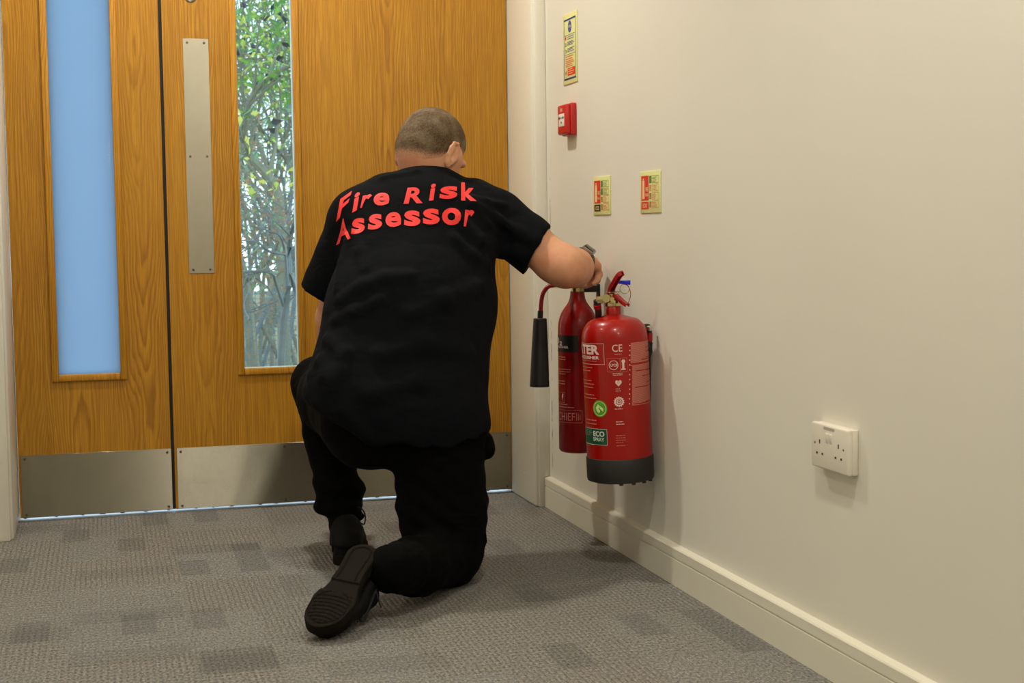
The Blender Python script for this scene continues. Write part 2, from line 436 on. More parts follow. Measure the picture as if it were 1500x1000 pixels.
# kick plates and their screws, push plate
def plate(parent, nm, x0, x1, z0, z1, m, scr):
    o = boxo(nm, m, parent, x0, x1, D-.0016, D+.001, z0, z1, bev=.0005, seg=1)
    uv = o.data.uv_layers.new(name='plate')
    for lp in o.data.loops:
        c_ = o.data.vertices[lp.vertex_index].co; uv.data[lp.index].uv = (c_.x+c_.y*.3, c_.z+c_.y*.3)
    for (sx, sz) in scr: screw(o, sx, sz, D-.0016)
    return o
a = .012
k1x0, k1x1 = at(31, 700, D).x, at(252, 700, D).x
k2x0, k2x1 = at(260, 700, D).x, XR-.006
kp1 = plate(d1, 'kick_plate', k1x0, k1x1, .0132, .2014, STEEL, [(k1x0+a, .19), (k1x1-a, .19), (k1x0+a, .022), (k1x1-a, .022)])
kp2 = plate(d2, 'kick_plate', k2x0, k2x1, .0132, .2014, STEEL_S, [(k2x0+a, .19), (k2x0+.33, .19), (k2x1-.33, .19), (k2x1-a, .19), (k2x0+a, .022), (k2x0+.33, .022), (k2x1-.33, .022), (k2x1-a, .022)])
kp2['label'] = 'scuffed steel kick plate'
px0, px1 = at(272, 220, D).x, at(309.5, 220, D).x
pp = plate(d2, 'push_plate', px0, px1, .7366, 1.4462, STEEL_P, [(px0+.013, 1.434), (px1-.013, 1.434), (px0+.013, 1.092), (px1-.013, 1.092), (px0+.013, .748), (px1-.013, .748)])
# cylinder lock just at the top edge of the view
pl = at(279, -6, D)
bm = bmesh.new(); lathe(bm, [(0, .004), (.016, .004), (.019, .002), (.0195, 0)], 30, Matrix.Translation(pl) @ Matrix.Rotation(pi/2, 4, 'X')); link('lock_escutcheon', bm, STEEL, d2, True)
# meeting seal and threshold
boxo('meeting_seal', SEAL, d2, XM-.0050, XM+.0040, D+.006, D+.030, ZB, ZR-.004)
th = struct('trim_5', mat('threshold_metal', srgb(190, 196, 205), .5, .6), XL, XR, D+.010, D+.14, -.02, .0015, bev=.001)
th['label'] = 'low metal threshold strip under the doors'
bm = bmesh.new(); rt = random.Random(8); x = XL+.01  # short dark brush seal segments, added to break up the daylit strip
while x < XR-.02:
    L = rt.uniform(.006, .016); box(bm, x, x+L, D+.052, D+.066, .001, .006); x += L+rt.uniform(.035, .085)
sp = link('seal_segments', bm, BLACKR, th); sp['kind'] = 'stuff'; sp.matrix_parent_inverse = Matrix.Identity(4)
# ------------------------------------------------------------------ ceiling downlights (above the view, they light the place)
LENS = bpy.data.materials.new('lamp_lens'); LENS.use_nodes = True
_b = LENS.node_tree.nodes['Principled BSDF']; _b.inputs['Emission Color'].default_value = (1, .86, .66, 1); _b.inputs['Emission Strength'].default_value = 6
names = ['nearest the double doors', 'over the corridor beside the right wall', 'over the left side of the corridor', 'over the left side, well behind', 'beside the right wall, rearmost']
for (lx, ly, pw), w in zip(LAMPS, names):
    r = empty('downlight', (lx, ly, CEIL)); tag(r, 'round recessed ceiling downlight '+w, 'downlight')
    bm = bmesh.new(); lathe(bm, [(.088, -.001), (.092, -.006), (.108, -.004), (.112, 0)], 40); link('trim_ring', bm, WHITEP, r, True)
    bm = bmesh.new(); lathe(bm, [(0, -.004), (.088, -.003)], 40); link('lens', bm, LENS, r)

# ------------------------------------------------------------------ wall things: signs, call point, socket
WR = Matrix(((0, 0, -1), (-1, 0, 0), (0, 1, 0)))      # local x runs towards the camera, y up, z out of the wall
def wall_root(name, y, z, x=0.0): return empty(name, mat=Matrix.Translation((x, y, z)) @ WR.to_4x4())
def text_mesh(txt, size=1.0, bold=0.0, spacing=1.0):
    c = bpy.data.curves.new('t', 'FONT'); c.body = txt; c.size = size; c.offset = bold; c.space_character = spacing
    c.resolution_u = 4
    o = bpy.data.objects.new('t', c); COL.objects.link(o)
    dg = bpy.context.evaluated_depsgraph_get(); dg.update()
    me = bpy.data.meshes.new_from_object(o.evaluated_get(dg))
    bpy.data.objects.remove(o); bpy.data.curves.remove(c)
    bm = bmesh.new(); bm.from_mesh(me); bpy.data.meshes.remove(me)
    return bm
def add_text(dst, txt, x0, x1, y0, y1, z, bold=0.02, rot=0):
    """fit a string into a rectangle of the local plane"""
    t = text_mesh(txt, 1.0, bold)
    if not t.verts: t.free(); return
    if rot: bmesh.ops.rotate(t, verts=t.verts[:], cent=(0, 0, 0), matrix=Matrix.Rotation(rot, 3, 'Z'))
    xa = min(v.co.x for v in t.verts); xb = max(v.co.x for v in t.verts); ya = min(v.co.y for v in t.verts); yb = max(v.co.y for v in t.verts)
    m = {}
    for v in t.verts: m[v] = dst.verts.new((x0+(v.co.x-xa)/(xb-xa)*(x1-x0), y0+(v.co.y-ya)/(yb-ya)*(y1-y0), z))
    for f in t.faces:
        try: dst.faces.new([m[v] for v in f.verts])
        except ValueError: pass
    t.free()
def quad(bm, x0, x1, y0, y1, z):
    bm.faces.new([bm.verts.new(p) for p in ((x0, y0, z), (x1, y0, z), (x1, y1, z), (x0, y1, z))])
def frame(bm, x0, x1, y0, y1, w, z):
    quad(bm, x0, x1, y0, y0+w, z); quad(bm, x0, x1, y1-w, y1, z); quad(bm, x0, x0+w, y0+w, y1-w, z); quad(bm, x1-w, x1, y0+w, y1-w, z)
def lines(bm, x0, x1, ys, h, z, seed=0, dash=True):
    r = random.Random(seed)
    for y in ys:
        x = x0; end = x1-(x1-x0)*r.uniform(0, .35)
        while x < end:
            w = r.uniform(.003, .009) if dash else end-x
            quad(bm, x, min(end, x+w), y, y+h, z); x += w+.0012
def id_sign(y0, y1, z0, z1, label, low_mat, low_txt, rows):
    w = y1-y0; h = z1-z0
    r = wall_root('extinguisher_sign', y1, z0); tag(r, label, 'sign', 'extinguisher signs')
    boxo('board', LUM, r, 0, w, 0, h, 0, .003, bev=.0006)
    Z = .0034
    X = lambda u: u*w
    Y = lambda v: v*h
    # left column: red panel with pale extinguisher and lettering, class panel below
    bm = bmesh.new(); quad(bm, X(.07), X(.44), Y(.30), Y(.90), Z); link('red_panel', bm, SRED, r)
    bm = bmesh.new()
    quad(bm, X(.13), X(.24), Y(.34), Y(.78), Z+.0003); quad(bm, X(.16), X(.21), Y(.78), Y(.84), Z+.0003)
    add_text(bm, 'FIRE', X(.29), X(.41), Y(.52), Y(.62), Z+.0003); add_text(bm, 'EXTINGUISHER', X(.27), X(.42), Y(.40), Y(.47), Z+.0003)
    link('pale_symbol', bm, SPALE, r)
    bm = bmesh.new(); quad(bm, X(.07), X(.44), Y(.09), Y(.27), Z); link('class_panel', bm, low_mat, r)
    bm = bmesh.new(); add_text(bm, low_txt, X(.15), X(.36), Y(.13), Y(.23), Z+.0003); link('class_text', bm, SPALE, r)
    bms = {'g': bmesh.new(), 'r': bmesh.new(), 'd': bmesh.new()}
    n = len(rows)
    for i, k in enumerate(rows):
        ya = .90-(i+1)*.80/n+.012; yb = .90-i*.80/n-.012
        b = bms['g' if k[0] == 'g' else 'r']
        frame(b, X(.60), X(.92), Y(ya), Y(yb), .0011, Z)
        ys = [Y(ya+(yb-ya)*f) for f in (.18, .36, .54, .72)]
        lines(b, X(.63), X(.86), ys, h*.012, Z, i)
        bb = bms['g'] if k[0] == 'g' else bms['r' if k[1] == 'r' else 'd']
        if k[1] == 'f': quad(bb, X(.47), X(.58), Y(ya), Y(yb), Z)
        else:
            cx, cy = X(.525), Y((ya+yb)/2)
            frame(bb, cx-.006, cx+.006, cy-.007, cy+.007, .0018, Z); quad(bb, cx-.002, cx+.002, cy-.004, cy+.005, Z)
    for k, b in bms.items():
        if b.faces: link('instruction_print', b, {'g': SGRN, 'r': SPNK, 'd': SDRK}[k], r)
        else: b.free()
    return r
id_sign(3.7745, 3.9157, .8945, .998, 'small yellow-green instruction sign with black class panel, above the gas extinguisher', SBLK, 'CO2', ['gf', 'gf', 'rd', 'rd'])
id_sign(3.4037, 3.5442, .894, .9966, 'small yellow-green instruction sign with red class panel, above the water extinguisher', SRED, 'ECO', ['gf', 'rr', 'rd', 'rd'])
# tall fire action notice
y0, y1, z0, z1 = 4.0495, 4.1821, 1.2745, 1.474
w, h = y1-y0, z1-z0
r = wall_root('fire_action_notice', y1, z0)
tag(r, 'tall yellow-green fire action notice with blue border above the red call point', 'notice')
boxo('board', LUM, r, 0, w, 0, h, 0, .003, bev=.0006)
bm = bmesh.new(); Z = .0034
frame(bm, .09*w, .93*w, .06*h, .93*h, .0035, Z); quad(bm, .09*w, .93*w, .06*h, .085*h, Z); quad(bm, .09*w, .93*w, .905*h, .93*h, Z)
lathe(bm, [(0, Z), (.017, Z)], 30, Matrix.Translation((.51*w, .81*h, 0)))
quad(bm, .14*w, .88*w, .695*h, .702*h, Z); quad(bm, .14*w, .88*w, .418*h, .424*h, Z)
lines(bm, .34*w, .84*w, [h*f for f in (.665, .635, .59, .57, .55, .50, .48, .455)], .0022, Z, 4)
link('blue_print', bm, SBLU, r)
bm = bmesh.new(); 
for t_, yy in (('1', .635), ):
    add_text(bm, t_, .17*w, .25*w, yy*h, (yy+.05)*h, Z)
quad(bm, .34*w, .86*w, .115*h, .225*h, Z)
add_text(bm, '4', .17*w, .27*w, .13*h, .20*h, Z); link('red_print', bm, SRED, r)['kind'] = 'stuff'
bm = bmesh.new(); add_text(bm, '2', .17*w, .27*w, .545*h, .595*h, Z); add_text(bm, '3', .17*w, .27*w, .45*h, .50*h, Z); link('green_print', bm, SGRN, r)
bm = bmesh.new(); lines(bm, .2*w, .84*w, [h*f for f in (.385, .35, .32, .295, .27, .245)], .003, Z, 9); link('pale_red_print', bm, SPNK, r)
bm = bmesh.new(); add_text(bm, 'FIRE', .42*w, .60*w, .795*h, .83*h, Z+.0003); lines(bm, .38*w, .84*w, [.2*h, .17*h, .14*h], .002, Z+.0003, 2); link('pale_print', bm, SPALE, r)['kind'] = 'stuff'
# red call point
cy1 = 4.066+.088
r = wall_root('fire_call_point', cy1, 1.125); tag(r, 'small red fire alarm call point box under the notice', 'call point')
boxo('housing', CALLRED, r, 0, .088, 0, .091, 0, .018, bev=.004, seg=3)
bm = bmesh.new(); box(bm, .003, .085, .003, .088, .016, .032, bev=.006, seg=3); hs = link('front_cover', bm, CALLRED, r, True)
boxo('frangible_element', WHITEP2, r, .018, .070, .026, .062, .030, .0328, bev=.0006)
bm = bmesh.new()
quad(bm, .040, .048, .034, .040, .0331)
for sx in (-1, 1):
    a_ = [(.044+sx*.008, .050), (.044+sx*.020, .0555), (.044+sx*.020, .0445)]
    bm.faces.new([bm.verts.new((x, y, .0331)) for x, y in a_]); quad(bm, min(.044+sx*.020, .044+sx*.024), max(.044+sx*.020, .044+sx*.024), .048, .052, .0331)
lathe(bm, [(0, .0331), (.0035, .0331)], 14, Matrix.Translation((.044, .050, 0)))
link('symbol', bm, SBLK, r)
bm = bmesh.new(); add_text(bm, 'FIRE', .033, .055, .068, .078, .0324); link('cover_text', bm, WPRINT, r)
# double socket
SY, SZ = 2.4185, .3992
r = wall_root('double_socket', SY+.146, SZ, 0.0); tag(r, 'white two-gang plug socket low on the right wall', 'socket')
boxo('back_box', WHITEP, r, .001, .145, .001, .085, 0, .012, bev=.002)
boxo('face_plate', WHITEP, r, 0, .146, 0, .086, .010, .022, bev=.0045, seg=3)
for x in (.061, .0755): 
    bm = bmesh.new(); box(bm, x, x+.0105, .052, .070, .019, .0245, bev=.0012)
    for v in bm.verts:
        if v.co.y < .060 and v.co.z > .022: v.co.z -= .0015
    link('rocker_switch', bm, WHITEP, r, True)
bm = bmesh.new()
for gx, s in ((.036, -1), (.110, 1)):
    box(bm, gx-.002, gx+.002, .047, .055, .0215, .0223)
    for s2 in (-1, 1): box(bm, gx+s2*.011-.003, gx+s2*.011+.003, .0265, .0305, .0215, .0223)
    lathe(bm, [(0, .0224), (.0022, .0224)], 12, Matrix.Translation((gx+s*.019, .047, 0)))
link('pin_holes', bm, DARKHOLE, r)['kind'] = 'stuff'
bm = bmesh.new(); box(bm, .052, .094, .076, .0815, .020, .0224, bev=.0004); link('test_label', bm, mat('grey_sticker', srgb(176, 172, 156), 0.5), r)
# ------------------------------------------------------------------ fire extinguishers
XR_ = Vector((cos(YAW), -sin(YAW), 0)); YC_ = Vector((-sin(YAW), -cos(YAW), 0))   # across the view, and out of the door towards the room
def LV(a, b, c): return XR_*a + YC_*b + Vector((0, 0, c))
def wrap(bm, R, a0, step=0.0035):
    """bend a flat print (x = arc length, y = height) round a cylinder of radius R"""
    if not bm.verts: return bm
    xa = min(v.co.x for v in bm.verts); xb = max(v.co.x for v in bm.verts)
    n = int((xb-xa)/step)
    for i in range(1, n+1):
        bmesh.ops.bisect_plane(bm, geom=bm.verts[:]+bm.edges[:]+bm.faces[:], plane_co=(xa+i*(xb-xa)/(n+1), 0, 0), plane_no=(1, 0, 0))
    for v in bm.verts:
        s, z, o = v.co; th_ = a0+s/R
        v.co = Vector(((R+o)*cos(th_), (R+o)*sin(th_), z))
    return bm
class Printer:
    """prints placed by (angle right of the view line, height) on one cylinder"""
    def __init__(s, R, a0, root, off=.0005): s.R = R; s.a0 = a0; s.root = root; s.off = off
    def rect(s, bm, p0, p1, z0, z1, o=0): quad(bm, s.R*p0, s.R*p1, min(z0, z1), max(z0, z1), s.off+o)
    def frame(s, bm, p0, p1, z0, z1, w=.0009, o=0): frame(bm, s.R*p0, s.R*p1, min(z0, z1), max(z0, z1), w, s.off+o)
    def text(s, bm, t, p0, p1, z0, z1, o=0, bold=.02): add_text(bm, t, s.R*p0, s.R*p1, min(z0, z1), max(z0, z1), s.off+o, bold)
    def ring(s, bm, p, z, ra, rb, o=0, n=30):
        A = [bm.verts.new((s.R*p+ra*cos(2*pi*i/n), z+ra*sin(2*pi*i/n), s.off+o)) for i in range(n)]
        if rb <= 0: bm.faces.new(A); return
        B = [bm.verts.new((s.R*p+rb*cos(2*pi*i/n), z+rb*sin(2*pi*i/n), s.off+o)) for i in range(n)]
        for i in range(n): bm.faces.new((A[i], A[(i+1) % n], B[(i+1) % n], B[i]))
    def done(s, nm, bm, m): wrap(bm, s.R, s.a0); return link(nm, bm, m, s.root)
    def fine(s, bm, p0, p1, zs, h, seed=1):
        lines(bm, s.R*p0, s.R*p1, zs, h, s.off, seed)

# --- water / foam spray extinguisher
WB = Vector((-.090, 3.46, .235)); R = .0815
root = empty('fire_extinguisher', mat=Matrix.Translation(WB) @ Matrix.Rotation(-.037, 4, 'Y'))
tag(root, 'large red water spray extinguisher with black base and white and green print', 'fire extinguisher')
bm = bmesh.new()
prof = [(0, .012), (R-.004, .012), (R, .016), (R, .352)]
for i in range(1, 10):
    a = i/9*pi/2*.94; prof.append((R*(1-.0)*(.52+.48*cos(a)), .352+.050*sin(a)))
prof += [(.030, .4065), (.0185, .411), (.0182, .430), (.0165, .432), (0, .432)]
lathe(bm, prof, 72); link('cylinder', bm, RED, root, True)
bm = bmesh.new(); lathe(bm, [(0, 0.001), (R-.008, 0), (R+.0005, .003), (R+.0022, .009), (R+.0022, .058), (R+.0012, .0605), (R, .061)], 72)
for k in range(5):
    th_ = -1.9+k*.42; box(bm, (R-.006)*cos(th_)-.004, (R-.006)*cos(th_)+.004, (R-.006)*sin(th_)-.004, (R-.006)*sin(th_)+.004, -.003, .004)
link('base_ring', bm, BLACKR, root, True)
a0 = atan2(-WB.y, CAM_X-WB.x)
pr = Printer(R, a0, root)
zl = lambda py: at(905, py, WB.y-R).z-WB.z
def ph(px, py):
    c = 899.5+(py-480)*.046
    return math.asin(max(-.98, min(.98, (px-c)/46.8)))
white = bmesh.new(); fine = bmesh.new()
pR = ph(886, 520)
pr.frame(white, pR-1.75, pR, zl(502), zl(533), .0008)
pr.text(white, 'WATER', ph(879, 510)-1.62, ph(879, 510), zl(518.5), zl(504), bold=.045)
pr.text(white, 'EXTINGUISHER', ph(879, 524)-1.30, ph(879, 524), zl(525.5), zl(520.5), bold=.03)
pr.fine(fine, ph(879, 528)-1.0, ph(879, 528), [zl(528.6)], .0016, 3)
pr.fine(fine, -1.4, ph(876, 540), [zl(538.5), zl(543.5)], .0022, 5)
pr.fine(fine, -1.4, ph(876, 560), [zl(558), zl(563), zl(568)], .0022, 6)
pr.fine(fine, -1.4, ph(876, 580), [zl(579), zl(584)], .0022, 7)
pr.text(white, 'CE', ph(897, 510), ph(911, 510), zl(514.5), zl(504), bold=.0)
pr.fine(white, ph(900, 517), ph(911, 517), [zl(518.3)], .0010, 8)
pr.frame(fine, ph(890, 535), ph(918, 535), zl(544), zl(524), .0006)
pr.rect(fine, ph(908, 535), ph(908.6, 535), zl(544), zl(524))
pr.ring(white, ph(899, 534), zl(534), .0115, .0100)
pr.text(white, 'LPCB', ph(895, 534), ph(904.3, 534), zl(536), zl(532))
pr.ring(white, ph(912.5, 529), zl(529), .0046, 0); pr.rect(white, ph(911, 536), ph(914, 536), zl(540), zl(531)); pr.rect(white, ph(909.5, 536), ph(915.5, 536), zl(541.5), zl(539.5))
pr.fine(white, ph(898, 546), ph(914, 546), [zl(546.5), zl(549)], .0011, 9)
# heart shaped kitemark, cog, captions
hz = zl(560); hp = ph(906, 560)*R
hv = [(0, -.009), (.0075, -.001), (.0075, .004), (.004, .0065), (0, .004), (-.004, .0065), (-.0075, .004), (-.0075, -.001)]
white.faces.new([white.verts.new((hp+x, hz+y, pr.off)) for x, y in hv])
pr.ring(fine, ph(906, 560), hz+.001, .0028, .0018, .0003)
pr.fine(white, ph(902, 569), ph(910, 569), [zl(569.5), zl(572.5)], .0012, 10)
cp, cz = ph(907, 588)*R, zl(588); n = 28
rv = [(cp+(.0135 if i % 2 else .0105)*cos(2*pi*i/n), cz+(.0135 if i % 2 else .0105)*sin(2*pi*i/n)) for i in range(n)]
iv = [(cp+.0078*cos(2*pi*i/n), cz+.0078*sin(2*pi*i/n)) for i in range(n)]
A = [white.verts.new((x, y, pr.off)) for x, y in rv]; B = [white.verts.new((x, y, pr.off)) for x, y in iv]
for i in range(n): white.faces.new((A[i], A[(i+1) % n], B[(i+1) % n], B[i]))
pr.ring(white, ph(907, 588), cz, .0062, .0035); pr.ring(white, ph(907, 588), cz, .0018, 0)
pr.fine(white, ph(901, 599), ph(914, 599), [zl(599)], .0016, 11)
pr.fine(white, ph(903, 620), ph(915, 620), [zl(618), zl(621.5)], .0017, 12)
pr.fine(fine, ph(903, 640), ph(917, 640), [zl(638+i*3.4) for i in range(4)], .0012, 13)
pr.fine(fine, ph(904, 652), ph(916, 652), [zl(653)], .0012, 14)
pr.fine(fine, -1.3, ph(889, 616), [zl(616.5), zl(622)], .0024, 15)
# dense instruction block on the right with short indents
rb = random.Random(5); yy = 503.0; i = 0
while yy < 594:
    if not (532.5 < yy < 534.6):
        e = ph(949, yy) - (rb.choice([0, 0, 0, .25, .5, .75]) if rb.random() < .35 else 0)
        s0 = ph(925, yy) if yy > 536 else ph(922.5, yy)
        pr.rect(fine, s0, e+.18 if e > 1.2 else e, zl(yy+.95), zl(yy))
    if i % 5 == 2: pr.rect(white, ph(920.5, yy)+.01*(yy > 536), ph(921.6, yy)+.01, zl(yy+1.6), zl(yy))
    yy += 1.42; i += 1
pr.done('white_lettering', white, WPRINT)['kind'] = 'stuff'; pr.done('fine_lettering', fine, WPRINT2)['kind'] = 'stuff'
g = bmesh.new(); pr.ring(g, ph(880, 598), zl(598), .0205, 0); pr.done('round_green_badge', g, LGPRINT)
g = bmesh.new(); pr.ring(g, ph(880, 598), zl(598), .0180, .0166, .0003)
q_ = [(-.011, .002), (-.004, .011), (.001, .006), (-.003, 0), (.002, -.006), (-.002, -.011), (-.008, -.007)]
q2 = [(.001, .007), (.010, .001), (.010, -.007), (.004, -.003), (.0, .001)]
for qq in (q_, q2): g.faces.new([g.verts.new((ph(880, 598)*R+x, zl(598)+y, pr.off+.0003)) for x, y in qq])
pr.done('badge_drawing', g, mat('pale_green', srgb(206, 226, 160), .5))
g = bmesh.new(); pe = ph(891, 640); pr.rect(g, pe-1.35, pe, zl(652), zl(628)); pr.done('green_panel', g, GPRINT)
g = bmesh.new(); pr.frame(g, pe-1.35, pe, zl(652), zl(628), .0009, .0003)
pr.text(g, 'ECO', ph(871.5, 636), ph(887, 636), zl(639.5), zl(631.5), .0003, .035); pr.text(g, 'SPRAY', ph(871.5, 643), ph(887, 643), zl(646.5), zl(641), .0003, .02)
pr.done('panel_lettering', g, mat('panel_white', srgb(205, 215, 205), .5))
g = bmesh.new(); pr.text(g, 'CHIEF', ph(869, 636)-.95, ph(869.5, 636), zl(639), zl(630.5), .0003, -.01); pr.done('panel_thin_lettering', g, mat('panel_grey', srgb(120, 150, 130), .5))
# valve, levers, pin, hose
bm = bmesh.new(); lathe(bm, [(.0165, .4315), (.0205, .432), (.0208, .439), (.017, .4405), (.0165, .446), (.0130, .449), (.0125, .462), (0, .463)], 12); 
vb = link('valve_body', bm, BRASS, root, False)
bm = bmesh.new(); tube(bm, [LV(0, 0, .4475), LV(-.030, .002, .4475)], .0065, 16); tube(bm, [LV(-.026, .002, .4475), LV(-.040, .003, .4475)], .0100, 6); tube(bm, [LV(-.040, .003, .4475), LV(-.0415, .003, .4475)], .0085, 16)
tube(bm, [LV(-.008, .008, .449), LV(-.004, .022, .449)], .0055, 12); link('valve_outlet', bm, BRASS, root, True)
def channel(pts, w, d, m, nm):
    """strip of sheet metal folded to a shallow channel, following points in the (a, b, c) frame"""
    P = catmull([LV(*p) for p in pts], 6); bm = bmesh.new(); rows = []
    for i, p in enumerate(P):
        t = (P[min(i+1, len(P)-1)]-P[max(0, i-1)]).normalized()
        side = XR_*.80 - YC_*.60; side = (side - t*side.dot(t)).normalized(); up = side.cross(t).normalized()
        if up.z < 0: up = -up
        k = w*(1-.25*(i/(len(P)-1)))
        sec = [(-k, -d), (-k, 0), (-k*.7, .0025), (k*.7, .0025), (k, 0), (k, -d), (k-.0018, -d), (k-.0018, -.0008), (-k+.0018, -.0008), (-k+.0018, -d)]
        rows.append([bm.verts.new(p+side*a+up*b) for a, b in sec])
    n = len(rows[0])
    for A, B in zip(rows[:-1], rows[1:]):
        for i in range(n): bm.faces.new((A[i], A[(i+1) % n], B[(i+1) % n], B[i]))
    bm.faces.new(rows[0]); bm.faces.new(rows[-1][::-1])
    return link(nm, bm, m, root, True)
up_l = channel([(-.008, -.012, .456), (-.006, .006, .474), (.002, .022, .492), (.014, .034, .511), (.022, .040, .516)], .0085, .009, PLRED, 'squeeze_lever')
lo_l = channel([(-.006, -.004, .462), (.008, .012, .458), (.022, .030, .444), (.032, .046, .436)], .0085, .006, PLRED, 'carry_handle')
bm = bmesh.new(); tube(bm, [LV(-.020, .018, .4665), LV(.016, .018, .4665)], .0014, 8); link('safety_pin', bm, CHROME, root, True)
bm = bmesh.new(); box(bm, 0, .030, -.0015, .0015, -.0055, .0055, bev=.0012)
for v in bm.verts: v.co.z *= (.7+.35*v.co.x/.03)
bmesh.ops.transform(bm, matrix=Matrix.Translation(LV(.013, .020, .4905)) @ Matrix.Rotation(-YAW, 4, 'Z') @ Matrix.Rotation(.09, 4, 'Y'), verts=bm.verts[:])
link('tamper_tag', bm, BLUEP, root, True)
bm = bmesh.new()
tube(bm, [LV(.028+.0115*cos(t), .019, .473+.0115*sin(t)) for t in [2*pi*i/30 for i in range(31)]], .0008, 6, cap=False); link('pin_ring', bm, CHROME, root, True)
bm = bmesh.new(); tube(bm, catmull([LV(.018, .02, .487), LV(.036, .02, .480), LV(.042, .021, .460), LV(.036, .022, .440), LV(.030, .024, .436)], 8), .0009, 6); link('tamper_cord', bm, PLRED, root, True)
bm = bmesh.new(); lathe(bm, [(0, 0), (.0095, 0), (.010, .002), (.010, .007), (0, .007)], 24, Matrix.Translation(LV(-.018, .012, .452)) @ Matrix.Rotation(-YAW, 4, 'Z') @ Matrix.Rotation(pi/2, 4, 'X')); link('pressure_gauge', bm, BRASS, root, True)
# hose: from the outlet, down behind the cylinder, to a nozzle clipped at the wall side
Ri = (Matrix.Translation(WB) @ Matrix.Rotation(-.037, 4, 'Y')).inverted()
hp_ = [LV(-.040, .003, .4475)+Vector((0, 0, 0)), LV(-.040, 0, .438), LV(-.037, -.006, .42), LV(-.036, -.030, .39), LV(-.030, -.068, .34), LV(-.02, -.083, .25), LV(.01, -.085, .17), LV(.05, -.077, .12), Vector((.077, .005, .17)), Vector((.077, -.012, .25)), Vector((.075, -.02, .30))]
bm = bmesh.new(); tube(bm, catmull(hp_, 8), .0085, 14); hose = link('hose', bm, BLACKR, root, True)
bm = bmesh.new(); tube(bm, [LV(-.040, .003, .437), LV(-.0385, -.002, .428)], .0098, 16); link('hose_ferrule', bm, PLRED, root, True)
nz0 = Ri @ onx(951, 515, -.018); nz1 = Ri @ onx(951.5, 477, -.018)
bm = bmesh.new(); tube(bm, [Vector((.075, -.02, .30)), nz0, nz0.lerp(nz1, .35), nz0.lerp(nz1, .36), nz0.lerp(nz1, .85)], [.0088, .0085, .0085, .0070, .0062], 16); nz = link('nozzle', bm, BLACKP, hose, True)
bm = bmesh.new(); tube(bm, [nz0.lerp(nz1, .42), nz0.lerp(nz1, .72)], .0078, 16); link('nozzle_band', bm, PLRED, hose, True)
bm = bmesh.new(); tube(bm, [nz0.lerp(nz1, .82), nz0.lerp(nz1, .96), nz1], [.0075, .0075, .004], 16); link('nozzle_tip', bm, CHROME, hose, True)
WATER_ROOT = root

# --- carbon dioxide extinguisher
CB = Vector((-.068, 3.865, .247)); R = .0545
root = empty('fire_extinguisher', mat=Matrix.Translation(CB))
tag(root, 'slim red gas extinguisher with black horn, nearer the doors, under the man\'s hand', 'fire extinguisher')
bm = bmesh.new(); prof = [(0, 0), (R-.010, 0), (R-.004, .002), (R, .008), (R, .335)]
for r_, z_ in ((.0535, .352), (.0505, .366), (.0455, .380), (.0385, .392), (.0310, .402), (.0255, .410), (.0215, .420), (.0198, .432), (.0195, .440), (0, .440)): prof.append((r_, z_))
lathe(bm, prof, 64); link('cylinder', bm, RED2, root, True)
a0 = atan2(-CB.y, CAM_X-CB.x); pr = Printer(R, a0, root)
zl2 = lambda py: at(848, py, CB.y-R).z-CB.z
def ph2(px, py):
    c = 849+(py-560)*.014
    return math.asin(max(-.98, min(.98, (px-c)/29.2)))
g = bmesh.new(); pr.rect(g, -1.9, ph2(849, 500), zl2(516), zl2(491.5)); pr.done('black_band', g, KPRINT)
white = bmesh.new(); fine = bmesh.new()
pr.text(white, 'CO', ph2(822, 498)-.95, ph2(822, 498)-.06, zl2(505), zl2(495), .0004, .03); pr.text(white, '2', ph2(822, 503), ph2(825.5, 503), zl2(506.5), zl2(500.5), .0004, .03)
pr.text(white, 'EXTINGUISHER', ph2(834.5, 508)-1.35, ph2(834.5, 508), zl2(510.5), zl2(507), .0004, .02)
for k, (ys, px) in enumerate((((524, 527.5), 840), ((542, 545.5, 549), 840), ((559.5, 563.5), 839), ((593.5, 597.5), 846))):
    pr.fine(fine, -1.5, ph2(px, ys[0]), [zl2(y) for y in ys], .0020, 20+k)
pr.frame(fine, ph2(830, 582)-.75, ph2(830, 582), zl2(590.5), zl2(575.5), .0007)
bz = zl2(583); bx_ = R*ph2(826.3, 583)
for tri in ([(0, .010), (.004, .010), (.001, .001), (-.003, .001)], [(.003, .003), (-.001, .001), (-.003, -.010), (-.0005, -.004)]):
    white.faces.new([white.verts.new((bx_+x, bz+y, pr.off)) for x, y in tri])
pr.frame(fine, ph2(855, 610)-1.7, ph2(855, 610), zl2(619.5), zl2(601), .0008)
pr.text(fine, 'CHIEF', ph2(844.5, 611)-1.12, ph2(844.5, 611), zl2(616.5), zl2(605), 0, -.005)
for k, px in enumerate((846.5, 849.2, 851.6)):
    p = ph2(px, 611); pr.rect(fine, p, p+.022, zl2(616-k*.3), zl2(605+k*1.2))
pr.done('white_lettering', white, WPRINT)['kind'] = 'stuff'; pr.done('fine_lettering', fine, mat('pale_red_print', srgb(205, 128, 118), .45))['kind'] = 'stuff'
bm = bmesh.new(); lathe(bm, [(.0150, .4395), (.0185, .440), (.0185, .449), (.0150, .450), (.0145, .470), (.0120, .474), (0, .474)], 12); link('valve_body', bm, BRASS, root, False)
bm = bmesh.new(); tube(bm, [LV(-.010, .004, .459), LV(-.022, .006, .459)], .0078, 14); tube(bm, [LV(-.022, .006, .459), LV(-.034, .008, .459)], .0092, 6); link('horn_joint', bm, PLRED, root, True)
